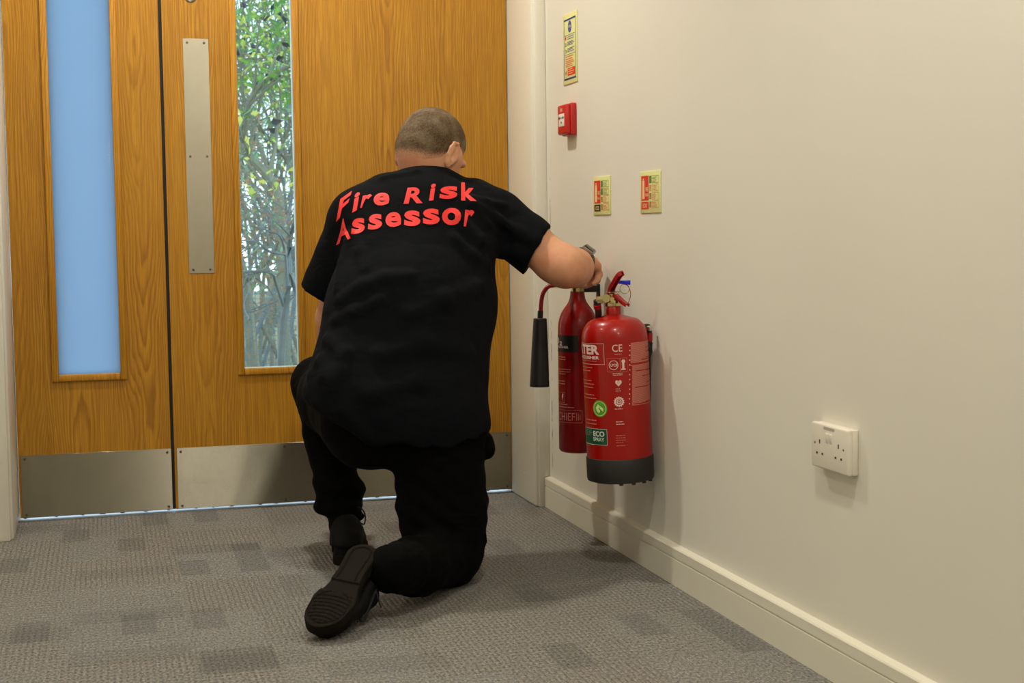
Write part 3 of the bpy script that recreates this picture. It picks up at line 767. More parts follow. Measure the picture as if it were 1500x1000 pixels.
# squeeze handles under the hand
channel([(0, -.006, .472), (.008, .010, .478), (.018, .030, .476), (.026, .045, .470)], .008, .007, PLRED, 'carry_handle')
channel([(-.004, -.010, .480), (.006, .008, .492), (.016, .024, .496), (.026, .040, .492)], .008, .008, PLRED, 'squeeze_lever')
hz0 = lambda px, py: at(px, py, CB.y-.035)-CB
bm = bmesh.new(); tube(bm, catmull([LV(-.032, .008, .459), hz0(815, 417.5), hz0(803, 420), hz0(795.5, 430), hz0(792.8, 444), hz0(792, 457)], 8), .0058, 14); link('horn_tube', bm, PLRED, root, True)
bm = bmesh.new(); T0 = hz0(791.7, 455); T1 = hz0(791.2, 466); T2 = hz0(790.3, 566)
tube(bm, [T0, T1], .0075, 20)
ax = [T1, T1.lerp(T2, .008), T1.lerp(T2, .35), T1.lerp(T2, .95), T1.lerp(T2, .99), T2]
tube(bm, ax, [.0165, .0180, .0215, .0262, .0266, .0262], 36); link('horn', bm, HORN, root, True)

# --- wall brackets
def bracket(y, z, reach, label, dy=0, side=.018):
    r_ = empty('wall_bracket', (0, y, z)); tag(r_, label, 'bracket')
    bm = bmesh.new(); box(bm, -.004, 0, -.013, .013, -.075, .010, bev=.0012); link('back_plate', bm, BLACKP, r_, True)
    bm = bmesh.new(); box(bm, -reach, -.003, -.010, .010, -.012, .006, bev=.0015)
    for v in bm.verts:
        if v.co.x < -reach*.6: v.co.y += dy
    link('hook_arm', bm, BLACKP, r_, True)
    for zz in (-.022, -.060):
        bm = bmesh.new(); lathe(bm, [(0, .0022), (.003, .0018), (.0042, 0)], 14, Matrix.Translation((-.004, 0, zz)) @ Matrix.Rotation(-pi/2, 4, 'Y')); link('screw', bm, SCREW, r_, True)
bracket(onx(877, 425, 0).y, onx(877, 421, 0).z, .046, 'black wall bracket behind the neck of the gas extinguisher')
bm = bmesh.new(); box(bm, -.010, 0, -.010, .010, -.045, .035, bev=.002)
cl_y = onx(953, 495, 0).y
nc = link('nozzle_clip', bm, BLACKP, None, True); nc.location = (0, cl_y+.012, onx(953, 495, 0).z); tag(nc, 'black nozzle clip on the wall at the right of the water extinguisher', 'clip')

# ------------------------------------------------------------------ outdoors
GRND = m_rough('leaf_litter', srgb(120, 112, 84), 0.9, 6, .6)
go = boxo('ground', GRND, None, -9, 9, D+.14, 26, -.35, -.12); tag(go, kind='structure'); go['label'] = 'earth and fallen leaves beyond the doors'
BARKS = [m_rough('bark_grey', srgb(124, 134, 138), .85, 25, .7), m_rough('bark_brown', srgb(140, 136, 116), .85, 25, .7), m_rough('bark_pale', srgb(132, 134, 118), .85, 25, .8)]
def leafmat(name, c1, c2):
    m = mat(name, c1, .6); t = NT(m)
    t.col(t.mix(t.ramp(t.noise(t.coord(), 9, 1), [(.4, (0,)*3), (.6, (1,)*3)]), c1, c2))
    t.b.inputs['Subsurface Weight'].default_value = 0
    tr = t.n('BsdfTranslucent'); t.l(t.b.inputs['Base Color'].links[0].from_socket, tr.inputs[0])
    mx = t.n('MixShader'); mx.inputs[0].default_value = .45
    out = [x for x in t.t.nodes if x.type == 'OUTPUT_MATERIAL'][0]
    t.l(t.b.outputs[0], mx.inputs[1]); t.l(tr.outputs[0], mx.inputs[2]); t.l(mx.outputs[0], out.inputs[0]); return m
LEAF_G = leafmat('leaf_green', srgb(150, 195, 90), srgb(110, 165, 90)); LEAF_Y = leafmat('leaf_yellow', srgb(225, 228, 120), srgb(200, 215, 110))
LEAF_B = leafmat('leaf_brown', srgb(176, 138, 110), srgb(150, 140, 120)); LEAF_P = leafmat('leaf_pale', srgb(130, 170, 140), srgb(160, 200, 170))
class Tree:
    def __init__(s, seed): s.r = random.Random(seed); s.bm = bmesh.new(); s.tips = []; s.n = 0
    def grow(s, p, d, ln, r, depth, bend=.25, up=.05, kids=(2, 4)):
        n = 4; pts = [p]; q = Vector(p); d = Vector(d).normalized()
        for i in range(n):
            d = (d+Vector((s.r.gauss(0, bend), s.r.gauss(0, bend), s.r.gauss(0, bend)+up))*.5).normalized(); q = q+d*ln/n; pts.append(q.copy())
        s.limb(pts, r, r*.45, depth, kids, ln, bend, up)
    def limb(s, pts, r0, r1, depth, kids=(2, 4), ln=None, bend=.25, up=.05):
        P = catmull(pts, 3) if depth > 0 else [Vector(p) for p in pts]
        m = len(P); tube(s.bm, P, [r0+(r1-r0)*i/(m-1) for i in range(m)], 7 if depth > 1 else (5 if depth > 0 else 3), cap=False); s.n += 1
        ln = ln or sum((P[i+1]-P[i]).length for i in range(m-1))
        if depth == 0: s.tips += P[1:]; return
        for k in range(s.r.randint(*kids)+(2 if depth > 1 else 0)):
            i = s.r.randint(m//4, m-1); t = (P[min(i+1, m-1)]-P[i-1]).normalized()
            dd = (t+Vector((s.r.gauss(0, .8), s.r.gauss(0, .6), s.r.gauss(0, .7)+.1))).normalized()
            rr = (r0+(r1-r0)*i/(m-1))*.55
            s.grow(P[i], dd, ln*s.r.uniform(.35, .7), max(rr, .0014), depth-1, bend, up)
    def leaves(s, n, size, spread, zlo=-9, droop=.3):
        bm = bmesh.new(); T = [t for t in s.tips if t.z > zlo] or s.tips
        for k in range(n):
            c = s.r.choice(T)+Vector((s.r.gauss(0, spread), s.r.gauss(0, spread), s.r.gauss(0, spread)))
            a = Vector((s.r.gauss(0, 1), s.r.gauss(0, 1), s.r.gauss(-droop, .8))).normalized(); b = a.cross(Vector((s.r.gauss(0, 1), s.r.gauss(0, 1), s.r.gauss(0, 1)))).normalized(); nn = a.cross(b)
            L = size*s.r.uniform(.6, 1.25)
            v = [bm.verts.new(c+x) for x in (a*0, a*L*.35+b*L*.24+nn*L*.05, a*L, a*L*.35-b*L*.24+nn*L*.05)]
            mid = bm.verts.new(c+a*L*.45-nn*L*.04)
            for i in range(4): bm.faces.new((v[i], v[(i+1) % 4], mid))
        return bm
def finish(tr, nm, bark, leafs, label, cat='tree', group=None):
    root = empty(nm, (0, 0, 0)); tag(root, label, cat, group)
    o = link('branches', tr.bm, bark, root, True); base = o.data.vertices[0].co.copy()
    for lname, bmx, m in leafs:
        lo = link(lname, bmx, m, root); lo['kind'] = 'stuff'
    return root
A = lambda px, py, y: at(px, py, y)
# foreground blue-grey bush whose stems fan out from low right
t = Tree(11); y = 5.9
t.limb([A(408, 600, y), A(415, 470, y), A(423, 420, y), A(424, 362, y+.1), A(430, 330, y), A(448, 300, y)], .017, .007, 2, (1, 3), .5)
t.limb([A(418, 455, y), A(404, 415, y-.05), A(398, 400, y-.1), A(375, 397, y-.1), A(352, 400, y-.1), A(330, 412, y)], .008, .003, 1, (2, 4), .35)
t.limb([A(421, 420, y), A(418, 375, y), A(410, 345, y-.05), A(392, 338, y-.05), A(365, 328, y)], .007, .0025, 1, (3, 5), .35)
t.limb([A(418, 372, y-.02), A(395, 368, y-.1), A(376, 354, y-.1), A(350, 352, y)], .006, .003, 1, (3, 4), .3)
t.limb([A(426, 400, y+.02), A(440, 440, y-.02), A(447, 500, y)], .013, .010, 0)
t.limb([A(430, 350, y), A(415, 335, y), A(400, 322, y)], .005, .002, 1, (2, 4), .3)
for k in range(26): t.grow(A(345+(k*29) % 95, 320+(k*37) % 160, y+.1+.3*(k % 2)), (t.r.uniform(-1, 1), .3, t.r.uniform(-.6, 1)), .40, .0028, 1, .45, .05, (3, 6))
finish(t, 'bush', BARKS[0], [('brown_leaves', t.leaves(1100, .024, .06), LEAF_B), ('yellow_leaves', t.leaves(70, .042, .03, 1.02), LEAF_Y)], 'bare blue-grey bush close behind the clear pane, brown leaves on its twigs', 'bush')
# leaning grey tree: trunk crossing from low right to upper left
t = Tree(5); y = 7.6
t.limb([A(418, 640, y), A(414, 420, y), A(410, 330, y), A(406, 282, y), A(392, 258, y), A(372, 236, y), A(352, 215, y), A(325, 208, y)], .036, .018, 2, (4, 7), 1.0)
t.limb([A(372, 236, y), A(357, 190, y), A(370, 140, y-.1), A(395, 112, y-.1), A(425, 95, y-.1), A(455, 88, y)], .018, .008, 2, (3, 5), .8)
t.limb([A(362, 165, y), A(352, 110, y), A(350, 40, y)], .009, .004, 1, (3, 5), .6)
t.limb([A(395, 112, y-.1), A(410, 70, y), A(440, 40, y)], .007, .003, 1, (3, 5), .6)
for k in range(30): t.grow(A(348+(k*23) % 90, 30+(k*17) % 120, y+.3*(k % 3)), (t.r.uniform(-1, 1), t.r.uniform(-.4, .4), t.r.uniform(-.3, 1)), .5, .005, 1, .35)
finish(t, 'tree', BARKS[2], [('green_leaves', t.leaves(1300, .046, .09, 1.55), LEAF_G), ('yellow_leaves', t.leaves(700, .048, .09, 1.58), LEAF_Y), ('low_leaves', t.leaves(160, .055, .06, 1.0), LEAF_G), ('dark_leaves', t.leaves(90, .07, .10, 1.3), leafmat('leaf_dark', srgb(70, 78, 88), srgb(84, 80, 78)))], 'grey tree leaning left behind the bush, green and yellow leaves at its top', 'tree')
# second trunk low left and twiggy thicket trees behind
t = Tree(21); y = 7.0
t.limb([A(378, 640, y), A(374, 560, y), A(366, 480, y), A(362, 430, y), A(352, 380, y), A(330, 330, y)], .034, .016, 2, (4, 6), .8)
finish(t, 'tree', BARKS[1], [('sparse_leaves', t.leaves(200, .04, .05), LEAF_P)], 'brown slanting tree trunk low at the left edge of the clear pane', 'tree')
specs = [(9.0, 360, 31), (9.6, 400, 32), (10.2, 440, 33), (10.8, 380, 34), (11.6, 420, 36), (12.5, 350, 37), (9.4, 230, 41), (10.0, 90, 42), (9.4, 540, 43), (10.4, 680, 44)]
for i, (y, px, sd) in enumerate(specs):
    t = Tree(sd)
    b = A(px, 600, y); b.z = -.12
    for k in range(5):
        p = b+Vector((t.r.uniform(-.5, .5), t.r.uniform(-.3, .3), 0))
        t.grow(p, (t.r.uniform(-.35, .35), 0, 1), t.r.uniform(2.4, 3.6), .015, 3 if i < 3 else 2, .38, .08, (5, 7))
    words = ['first in line behind the leaning tree', 'second in line behind the leaning tree', 'at the right side of the pane', 'in the middle of the far row', 'far right, rearmost but one', 'rearmost at the left side of the pane', 'left of the clear pane, hidden behind the oak', 'furthest left, hidden behind the frosted pane', 'right of the clear pane, hidden behind the man', 'furthest right, hidden behind the oak'][i]
    finish(t, 'thicket_tree', BARKS[(0, 2, 1)[i % 3]], [('pale_leaves', t.leaves(2200, .04, .10), LEAF_P), ('green_leaves', t.leaves(600, .05, .12), LEAF_G), ('brown_leaves', t.leaves(400, .04, .12), LEAF_B)], 'twiggy pale tree in the thicket outside, '+words, 'tree', 'thicket trees beyond the doors')
# wire mesh fence low behind the bush
x0, x1 = A(372, 500, 6.4).x-.05, A(520, 500, 6.4).x; z1 = A(400, 425, 6.4).z
fr = empty('wire_fence', (0, 0, 0)); tag(fr, 'low blue-grey wire mesh fence seen through the bottom of the clear pane', 'fence')
bm = bmesh.new(); wy = 6.4
x = x0
while x < x1: box(bm, x-.0010, x+.0010, wy-.001, wy+.001, -.12, z1); x += .020
z = -.10
while z < z1: box(bm, x0, x1, wy-.001, wy+.001, z-.0010, z+.0010); z += .020
mm = link('wire_mesh', bm, m_rough('fence_wire', srgb(120, 150, 175), .5, 30, .9, metal=.3), fr); mm['kind'] = 'stuff'
for xx in (x0, x1):
    bm = bmesh.new(); tube(bm, [(xx, wy+.01, -.12), (xx, wy+.01, z1+.05)], .012, 10); link('post', bm, BARKS[0], fr, True)
# ------------------------------------------------------------------ the man: surfaces grown from distance fields
def V(p): return np.array(p, dtype=np.float64)
def rcone(a, b, r1, r2):
    a = V(a); b = V(b); ba = b-a; l2 = ba@ba; rr = r1-r2; a2 = l2-rr*rr; il2 = 1.0/l2
    def f(P):
        pa = P-a; y = pa@ba; z = y-l2; q = pa*l2-np.outer(y, ba); x2 = (q*q).sum(1); y2 = y*y*l2; z2 = z*z*l2
        k = np.sign(rr)*rr*rr*x2
        d = (np.sqrt(np.maximum(x2*a2*il2, 0))+y*rr)*il2-r1
        m = np.sign(z)*a2*z2 > k; d[m] = np.sqrt(x2[m]+z2[m])*il2-r2
        m2 = (~m) & (np.sign(y)*a2*y2 < k); d[m2] = np.sqrt(x2[m2]+y2[m2])*il2-r1
        return d
    return f
def ell(c, r, B=None):
    c = V(c); r = V(r); B = np.eye(3) if B is None else B      # rows of B: local axes
    def f(P):
        q = (P-c)@B.T; k0 = np.linalg.norm(q/r, axis=1); k1 = np.linalg.norm(q/(r*r), axis=1)
        return k0*(k0-1)/np.maximum(k1, 1e-9)
    return f
def rbox(c, h, r, B=None):
    c = V(c); h = V(h); B = np.eye(3) if B is None else B
    def f(P):
        q = np.abs((P-c)@B.T)-h+r
        return np.linalg.norm(np.maximum(q, 0), axis=1)+np.minimum(q.max(1), 0)-r
    return f
def flat(f, c, axis, s):
    """stretch a field along an axis by s about c"""
    c = V(c); ax = V(axis)/np.linalg.norm(axis)
    def g(P):
        q = P-c; t = q@ax
        return f(P+np.outer(t*(1/s-1), ax))*min(1, s)
    return g
def smin(a, b, k):
    h = np.clip(0.5+0.5*(b-a)/k, 0, 1); return b*(1-h)+a*h-k*h*(1-h)
def union(items, k=.03):
    def f(P):
        d = None
        for it in items:
            if isinstance(it, tuple): g, kk = it
            else: g, kk = it, k
            e = g(P); d = e if d is None else smin(d, e, kk)
        return d
    return f
def nets(f, lo, hi, h):
    """surface nets over a sparse grid"""
    lo = V(lo); n = np.ceil((V(hi)-lo)/h).astype(int); Bk = 8; n = ((n+Bk-1)//Bk)*Bk
    F = np.full(n+1, 1.0, dtype=np.float32)
    nb = n//Bk; g = np.stack(np.meshgrid(*[np.arange(k) for k in nb], indexing='ij'), -1).reshape(-1, 3)
    cen = lo+(g*Bk+Bk/2)*h; dc = f(cen); lim = Bk*h*.87*1.35+.006
    for s_, (gg, dd) in enumerate(zip(g, dc)):
        if dd < -lim:
            i, j, k = gg*Bk; F[i:i+Bk+1, j:j+Bk+1, k:k+Bk+1] = -1.0
    act = g[np.abs(dc) <= lim]
    off = np.stack(np.meshgrid(*[np.arange(Bk+1)]*3, indexing='ij'), -1).reshape(-1, 3)
    for s_ in range(0, len(act), 400):
        A_ = act[s_:s_+400]; idx = (A_[:, None, :]*Bk+off[None]).reshape(-1, 3)
        d = f(lo+idx*h); F[idx[:, 0], idx[:, 1], idx[:, 2]] = d
    Sg = F < 0
    c = np.zeros(n, dtype=np.int8)
    for dx in (0, 1):
        for dy in (0, 1):
            for dz in (0, 1): c += Sg[dx:dx+n[0], dy:dy+n[1], dz:dz+n[2]]
    I_ = np.argwhere((c > 0) & (c < 8)); N = len(I_)
    corner = {(a, b, e): F[I_[:, 0]+a, I_[:, 1]+b, I_[:, 2]+e].astype(np.float64) for a in (0, 1) for b in (0, 1) for e in (0, 1)}
    acc = np.zeros((N, 3)); cnt = np.zeros(N)
    for p in corner:
        for ax in range(3):
            if p[ax]: continue
            q = list(p); q[ax] = 1; q = tuple(q); fa, fb = corner[p], corner[q]; m = (fa < 0) != (fb < 0)
            t = np.where(m, fa/np.where(m, fa-fb, 1), 0)
            pt = np.tile(np.array(p, float), (N, 1)); pt[:, ax] += t
            acc[m] += pt[m]; cnt[m] += 1
    verts = lo+(I_+acc/cnt[:, None])*h
    vid = np.full(n, -1, dtype=np.int32); vid[I_[:, 0], I_[:, 1], I_[:, 2]] = np.arange(N)
    faces = []
    for ax in range(3):
        u, v = (ax+1) % 3, (ax+2) % 3
        sl0 = [slice(1, n[i]) for i in range(3)]; sl0[ax] = slice(0, n[ax]); sl1 = list(sl0); sl1[ax] = slice(1, n[ax]+1)
        a = Sg[tuple(sl0)]; b = Sg[tuple(sl1)]; E_ = np.argwhere(a != b)
        base = E_.copy(); base[:, u] += 1; base[:, v] += 1
        du = np.zeros(3, int); du[u] = 1; dv = np.zeros(3, int); dv[v] = 1
        gi = lambda x: vid[x[:, 0], x[:, 1], x[:, 2]]
        qd = np.stack([gi(base-du-dv), gi(base-dv), gi(base), gi(base-du)], 1)
        fl = ~a[E_[:, 0], E_[:, 1], E_[:, 2]]; qd[fl] = qd[fl][:, ::-1]
        faces.append(qd)
    faces = np.concatenate(faces); faces = faces[(faces >= 0).all(1)]
    return verts, faces
def smooth_mesh(v, f, it=2, lam=.5):
    e = np.concatenate([f[:, [0, 1]], f[:, [1, 2]], f[:, [2, 3]], f[:, [3, 0]]]); e = np.concatenate([e, e[:, ::-1]])
    for _ in range(it):
        s_ = np.zeros_like(v); c = np.zeros(len(v)); 
        for k in range(3): s_[:, k] = np.bincount(e[:, 0], v[e[:, 1], k], len(v))
        c = np.bincount(e[:, 0], minlength=len(v)); v = v*(1-lam)+s_/np.maximum(c, 1)[:, None]*lam
    return v
def grown(name, f, lo, hi, h, m, parent, it=2, attr=None):
    v, q = nets(f, lo, hi, h); v = smooth_mesh(v, q, it)
    me = bpy.data.meshes.new(name); me.vertices.add(len(v)); me.vertices.foreach_set('co', v.astype(np.float32).ravel())
    me.loops.add(len(q)*4); me.loops.foreach_set('vertex_index', q.astype(np.int32).ravel())
    me.polygons.add(len(q)); me.polygons.foreach_set('loop_start', np.arange(0, len(q)*4, 4, dtype=np.int32))
    me.polygons.foreach_set('use_smooth', np.ones(len(q), dtype=bool)); me.update(calc_edges=True); me.validate()
    if attr is not None:
        at_ = me.attributes.new('fade', 'FLOAT', 'POINT'); at_.data.foreach_set('value', attr(v).astype(np.float32))
    me.materials.append(m); o = bpy.data.objects.new(name, me); COL.objects.link(o)
    if parent: o.parent = parent
    return o
def march(f, px, py, t0=2.6, t1=4.6):
    v = AF+AR*(px-750)/FPX+AD*(py-500)/FPX; v = v/np.linalg.norm(v); o = np.array([CAM_X, 0, CAM_Z]); t = t0
    for _ in range(90):
        d = float(f((o+v*t)[None])[0])
        if d < .0005: return o+v*t
        t += d*.9
        if t > t1: return None
    return o+v*t
P = lambda px, py, y: V(at(px, py, y))

MAN = empty('person', at(600, 850, 3.45).xy.to_3d())
MAN.location.z = 0
tag(MAN, 'man in black t-shirt and trousers kneeling with his back turned, reaching to an extinguisher', 'person')
MI = Matrix.Translation(-MAN.location)

def m_cloth(name, col, weave=900, rough=.9, spec=.18, wr=.6):
    m = mat(name, col, rough, spec=spec); t = NT(m)
    v = t.coord(); n1 = t.noise(v, 26, 4, .6, .6); n2 = t.noise(v, weave, 1); n3 = t.noise(t.coord((1, 1, 2.2)), 9, 2, .5, .8)
    t.col(t.mix(n3, tuple(c*.8 for c in col), tuple(c*1.25 for c in col)))
    h = t.math('ADD', t.math('ADD', t.math('MULTIPLY', n3, 1.0), t.math('MULTIPLY', n1, .35)), t.math('MULTIPLY', n2, .02))
    t.bump(h, wr, .012); return m
TEE = m_cloth('black_jersey', srgb(9, 11, 15), spec=.10, wr=.5); TROU = m_cloth('black_twill', srgb(4, 4, 4), spec=.08, wr=.6)
SHOE = m_rough('shoe_black', srgb(10, 9, 8), .7, 40, .8, spec=.15); SOLE = m_rough('sole_rubber', srgb(24, 21, 15), .85, 30, .85, spec=.12)
LACE = m_rough('lace_black', srgb(12, 12, 12), .8, 200)
def m_skin():
    m = mat('skin', srgb(205, 150, 115), .5, spec=.35, Subsurface_Weight=.12, Subsurface_Scale=.01); t = NT(m); v = t.coord()
    c = t.mix(t.ramp(t.noise(v, 14, 3, .6), [(.35, (0,)*3), (.7, (1,)*3)]), srgb(212, 158, 122), srgb(200, 132, 100))
    c = t.mix(t.math('MULTIPLY', t.noise(v, 120, 2), .25), c, srgb(170, 110, 84)); t.col(c); t.bump(t.noise(v, 420, 2), .15, .0008); return m
SKIN = m_skin()

# ---- head frame
az = YAW+radians(34); pt_ = radians(36); roll_ = radians(-4)
hf = V((sin(az)*cos(pt_), cos(az)*cos(pt_), -sin(pt_))); hr = V((cos(az), -sin(az), 0)); hu = np.cross(hr, hf)
hr, hu = hr*cos(roll_)+hu*sin(roll_), hu*cos(roll_)-hr*sin(roll_)
HB = np.array([hr, hf, hu]); HC = P(633, 217, 3.77)
H = lambda x, y, z: HC+hr*x+hf*y+hu*z
def hlocal(Q): return (Q-HC)@HB.T
cran = ell(H(0, -.004, .004), (.0755, .094, .088), HB)
neck_c = rcone(P(629, 275, 3.755), H(0, -.022, -.045), .064, .060)
face = [ (cran, .02), (rcone(H(0, .030, -.035), H(0, .060, -.080), .062, .040), .03), (rcone(H(-.022, .066, -.105), H(.022, .066, -.105), .018, .018), .03),
    (rcone(H(0, .090, .0), H(0, .099, -.036), .009, .010), .014), (rcone(H(-.012, .104, -.040), H(.012, .104, -.040), .008, .008), .010),
    (rcone(H(-.034, .090, .018), H(.034, .090, .018), .011, .011), .02), (rcone(H(-.018, .098, -.068), H(.018, .098, -.068), .007, .007), .008),
    (rcone(H(-.016, .096, -.077), H(.016, .096, -.077), .008, .008), .008), (rcone(H(-.066, .02, -.02), H(-.05, .045, -.055), .02, .018), .03), (rcone(H(.066, .02, -.02), H(.05, .045, -.055), .02, .018), .03)]
def ear(s):
    B = np.array([hr*s, hf, hu]); B2 = B.copy()
    a = radians(-14); x2 = B[0]*cos(a)+B[1]*sin(a); y2 = -B[0]*sin(a)+B[1]*cos(a); B2 = np.array([x2, y2, B[2]])
    c = H(s*.0845, -.006, -.026)
    outer = ell(c, (.0080, .0200, .0335), B2); lobe = rcone(H(s*.079, .004, -.035), H(s*.077, .008, -.040), .008, .006)
    hole = ell(c+B2[0]*.0075+B2[1]*.004+hu*.002, (.0075, .0105, .0205), B2)
    rim = rcone(H(s*.080, .012, .004), H(s*.077, .013, -.012), .005, .005)
    E = lambda f_, u_, o_=0.0: c+B2[1]*f_+hu*u_+B2[0]*o_
    hx = [(.010, .006, -.002), (.009, .024, .001), (-.003, .033, .004), (-.015, .027, .006), (-.0195, .010, .007), (-.016, -.010, .005), (-.006, -.026, .002), (.003, -.032, .0)]
    outer = ell(c, (.0042, .0165, .030), B2)
    helix = union([(rcone(E(*a_), E(*b_), .0045, .0045), .003) for a_, b_ in zip(hx[:-1], hx[1:])], .003)
    anti = union([(rcone(E(-.009, .018, .004), E(-.010, 0, .005), .0035, .004), .003), (rcone(E(-.010, 0, .005), E(-.003, -.016, .004), .004, .0045), .003)], .003)
    g = union([(outer, .003), (helix, .004), (anti, .004), (lobe, .008), (rcone(E(.012, .0, .0), E(.011, -.008, .001), .005, .004), .004)])
    hole = ell(c+B2[0]*.0055+B2[1]*.001-hu*.002, (.0065, .0075, .013), B2)
    return lambda Q: -smin(-g(Q), hole(Q), .004)
face += [(ear(1), .006), (ear(-1), .006)]
head0 = union(face, .02)
sock = [ell(H(s*.031, .094, -.002), (.015, .010, .010), HB) for s in (-1, 1)]
def head(Q):
    d = head0(Q)
    for k in sock: d = -smin(-d, k(Q), .012)
    return d
# ---- arms, hands, trunk
sh_r = P(728, 322, 3.72); sh_l = P(530, 325, 3.70)
el_r = P(830, 392, 3.60); wr_r = P(853, 381, 3.755)
el_l = P(489, 466, 3.80); wr_l = P(476, 520, 4.00)
trunk = [(neck_c, .03), (rcone(P(570, 340, 3.74), P(690, 340, 3.75), .05, .05), .05), (rcone(P(620, 340, 3.74), P(600, 590, 3.60), .075, .075), .06)]
arm_r = [(rcone(sh_r, P(775, 352, 3.67), .062, .047), .04), (rcone(P(775, 352, 3.67), P(812, 383, 3.63), .047, .046), .04), (rcone(P(812, 383, 3.63), el_r, .045, .0455), .04),
    (rcone(el_r, P(841, 392, 3.655), .0455, .045), .03), (rcone(P(841, 392, 3.655), wr_r, .0445, .0265), .03)]
arm_l = [(rcone(sh_l, el_l, .062, .044), .03), (rcone(el_l, wr_l, .043, .026), .02)]
def finger(ps, rs, k=.006): return [(rcone(a, b, r1, r2), k) for a, b, r1, r2 in zip(ps[:-1], ps[1:], rs[:-1], rs[1:])]
def hand(W, K, thumb, chains):
    its = []
    for k_ in K: its.append((rcone(W, k_, .021, .0125), .014))
    for a, b in zip(K[:-1], K[1:]): its.append((rcone(a, b, .0125, .0125), .008))
    for k_, ch in zip(K, chains):
        its += finger([k_]+ch, [.0112, .0098, .0085, .0072])
    its += finger(thumb, [.017, .0135, .0108, .0088], .010)
    return its
Kr = [P(851, 384, 3.816), P(859, 380, 3.823), P(868, 383, 3.816), P(873.5, 390, 3.800)]
hand_r = hand(wr_r, Kr, [wr_r+V((-.005, .012, -.006)), P(846, 396, 3.793), P(843, 407, 3.808), P(846, 414, 3.801)],
    [[P(853, 400, 3.838), P(853, 412, 3.833), P(853, 419, 3.813)], [P(862, 399, 3.841), P(861, 413, 3.833), P(859, 419, 3.812)],
     [P(872.5, 399, 3.830), P(870, 412, 3.820), P(864, 417, 3.804)], [P(877.5, 402, 3.806), P(874.5, 411, 3.796), P(868.5, 415, 3.785)]])
kn = P(466, 548, 4.02)
fw = V((0.05, .93, -.25)); fw /= np.linalg.norm(fw); sd = V((1, -.05, 0)); dn = V((0.0, .35, -.95))
hb = wr_l+fw*.02
Kl = [wr_l+fw*.085+sd*x+V((0, 0, z)) for x, z in ((.030, -.004), (.010, 0), (-.010, -.001), (-.029, -.006))]
hand_l = hand(wr_l, Kl, [wr_l+fw*.02+sd*.012, wr_l+fw*.045+sd*.045, wr_l+fw*.07+sd*.058+dn*.01, wr_l+fw*.092+sd*.06+dn*.026],
    [[k_+fw*.034+dn*.008, k_+fw*.052+dn*.026, k_+fw*.058+dn*.046] for k_ in Kl])
body_f = union([(head, .02)]+trunk+arm_r+arm_l+hand_r+hand_l, .02)
body = grown('body', body_f, (-.92, 3.44, .36), (-.01, 4.20, 1.18), .0034, SKIN, MAN, 1)
body.matrix_parent_inverse = MI
# eyes
for s in (-1, 1):
    c = H(s*.031, .0735, -.002); bm = bmesh.new(); bmesh.ops.create_uvsphere(bm, u_segments=20, v_segments=12, radius=.0115, matrix=Matrix.Translation(Vector(c)))
    e_ = link('eye', bm, mat('eye_white', srgb(225, 220, 212), .2), MAN, True); e_.matrix_parent_inverse = MI
    bm = bmesh.new(); bmesh.ops.create_uvsphere(bm, u_segments=16, v_segments=10, radius=.006, matrix=Matrix.Translation(Vector(c+hf*.0066))); i_ = link('iris', bm, mat('iris', srgb(60, 44, 32), .2), e_, True)
# ---- hair: clipped short, fading out above ears and nape
def hairline(q):
    y = q[:, 1]; x = np.abs(q[:, 0])
    z = np.interp(y, [-.12, -.085, -.05, -.02, .02, .045, .07, .10], [-.090, -.089, -.077, -.048, -.004, -.002, .040, .052])
    return z
def hair_f(Q):
    q = hlocal(Q); up = q[:, 2]-hairline(q)
    t = np.clip(up/.05, 0, 1); top = np.clip((q[:, 2]-.03)/.05, 0, 1)
    off = -.0018+.0076*np.sqrt(t)+.003*top
    qn = Q*170; nz = (np.sin(qn[:, 0]*1.9+qn[:, 1])*np.sin(qn[:, 1]*2.3+qn[:, 2]*1.3)*np.sin(qn[:, 2]*2.1+qn[:, 0]))*.0007*t
    return np.maximum(smin(cran(Q), neck_c(Q), .03)-off-nz, -up*.9)
def m_hair():
    m = mat('hair', srgb(96, 74, 48), .75, spec=.25); t = NT(m)
    a = t.n('Attribute', attribute_name='fade'); v = t.coord()
    n = t.noise(t.coord((1, 1, 1)), 420, 2, .7); g = t.noise(v, 28, 3)
    c = t.mix(t.ramp(n, [(.35, (0,)*3), (.65, (1,)*3)]), srgb(44, 32, 20), srgb(108, 84, 54)); c = t.mix(t.ramp(g, [(.4, (0,)*3), (.75, (.5,)*3)]), c, srgb(150, 134, 110))
    f = t.math('ADD', a.outputs['Fac'], t.math('MULTIPLY', t.math('SUBTRACT', n, .5), 1.2))
    f = t.ramp(f, [(.18, (0,)*3), (.62, (1,)*3)])
    t.col(t.mix(f, srgb(206, 152, 118), c)); t.bump(n, .6, .002); return m
hair = grown('hair', hair_f, tuple(HC-.13), tuple(HC+.13), .0022, m_hair(), MAN, 1, attr=lambda v: np.clip((hlocal(v)[:, 2]-hairline(hlocal(v)))/.042, 0, 1))
hair.matrix_parent_inverse = MI

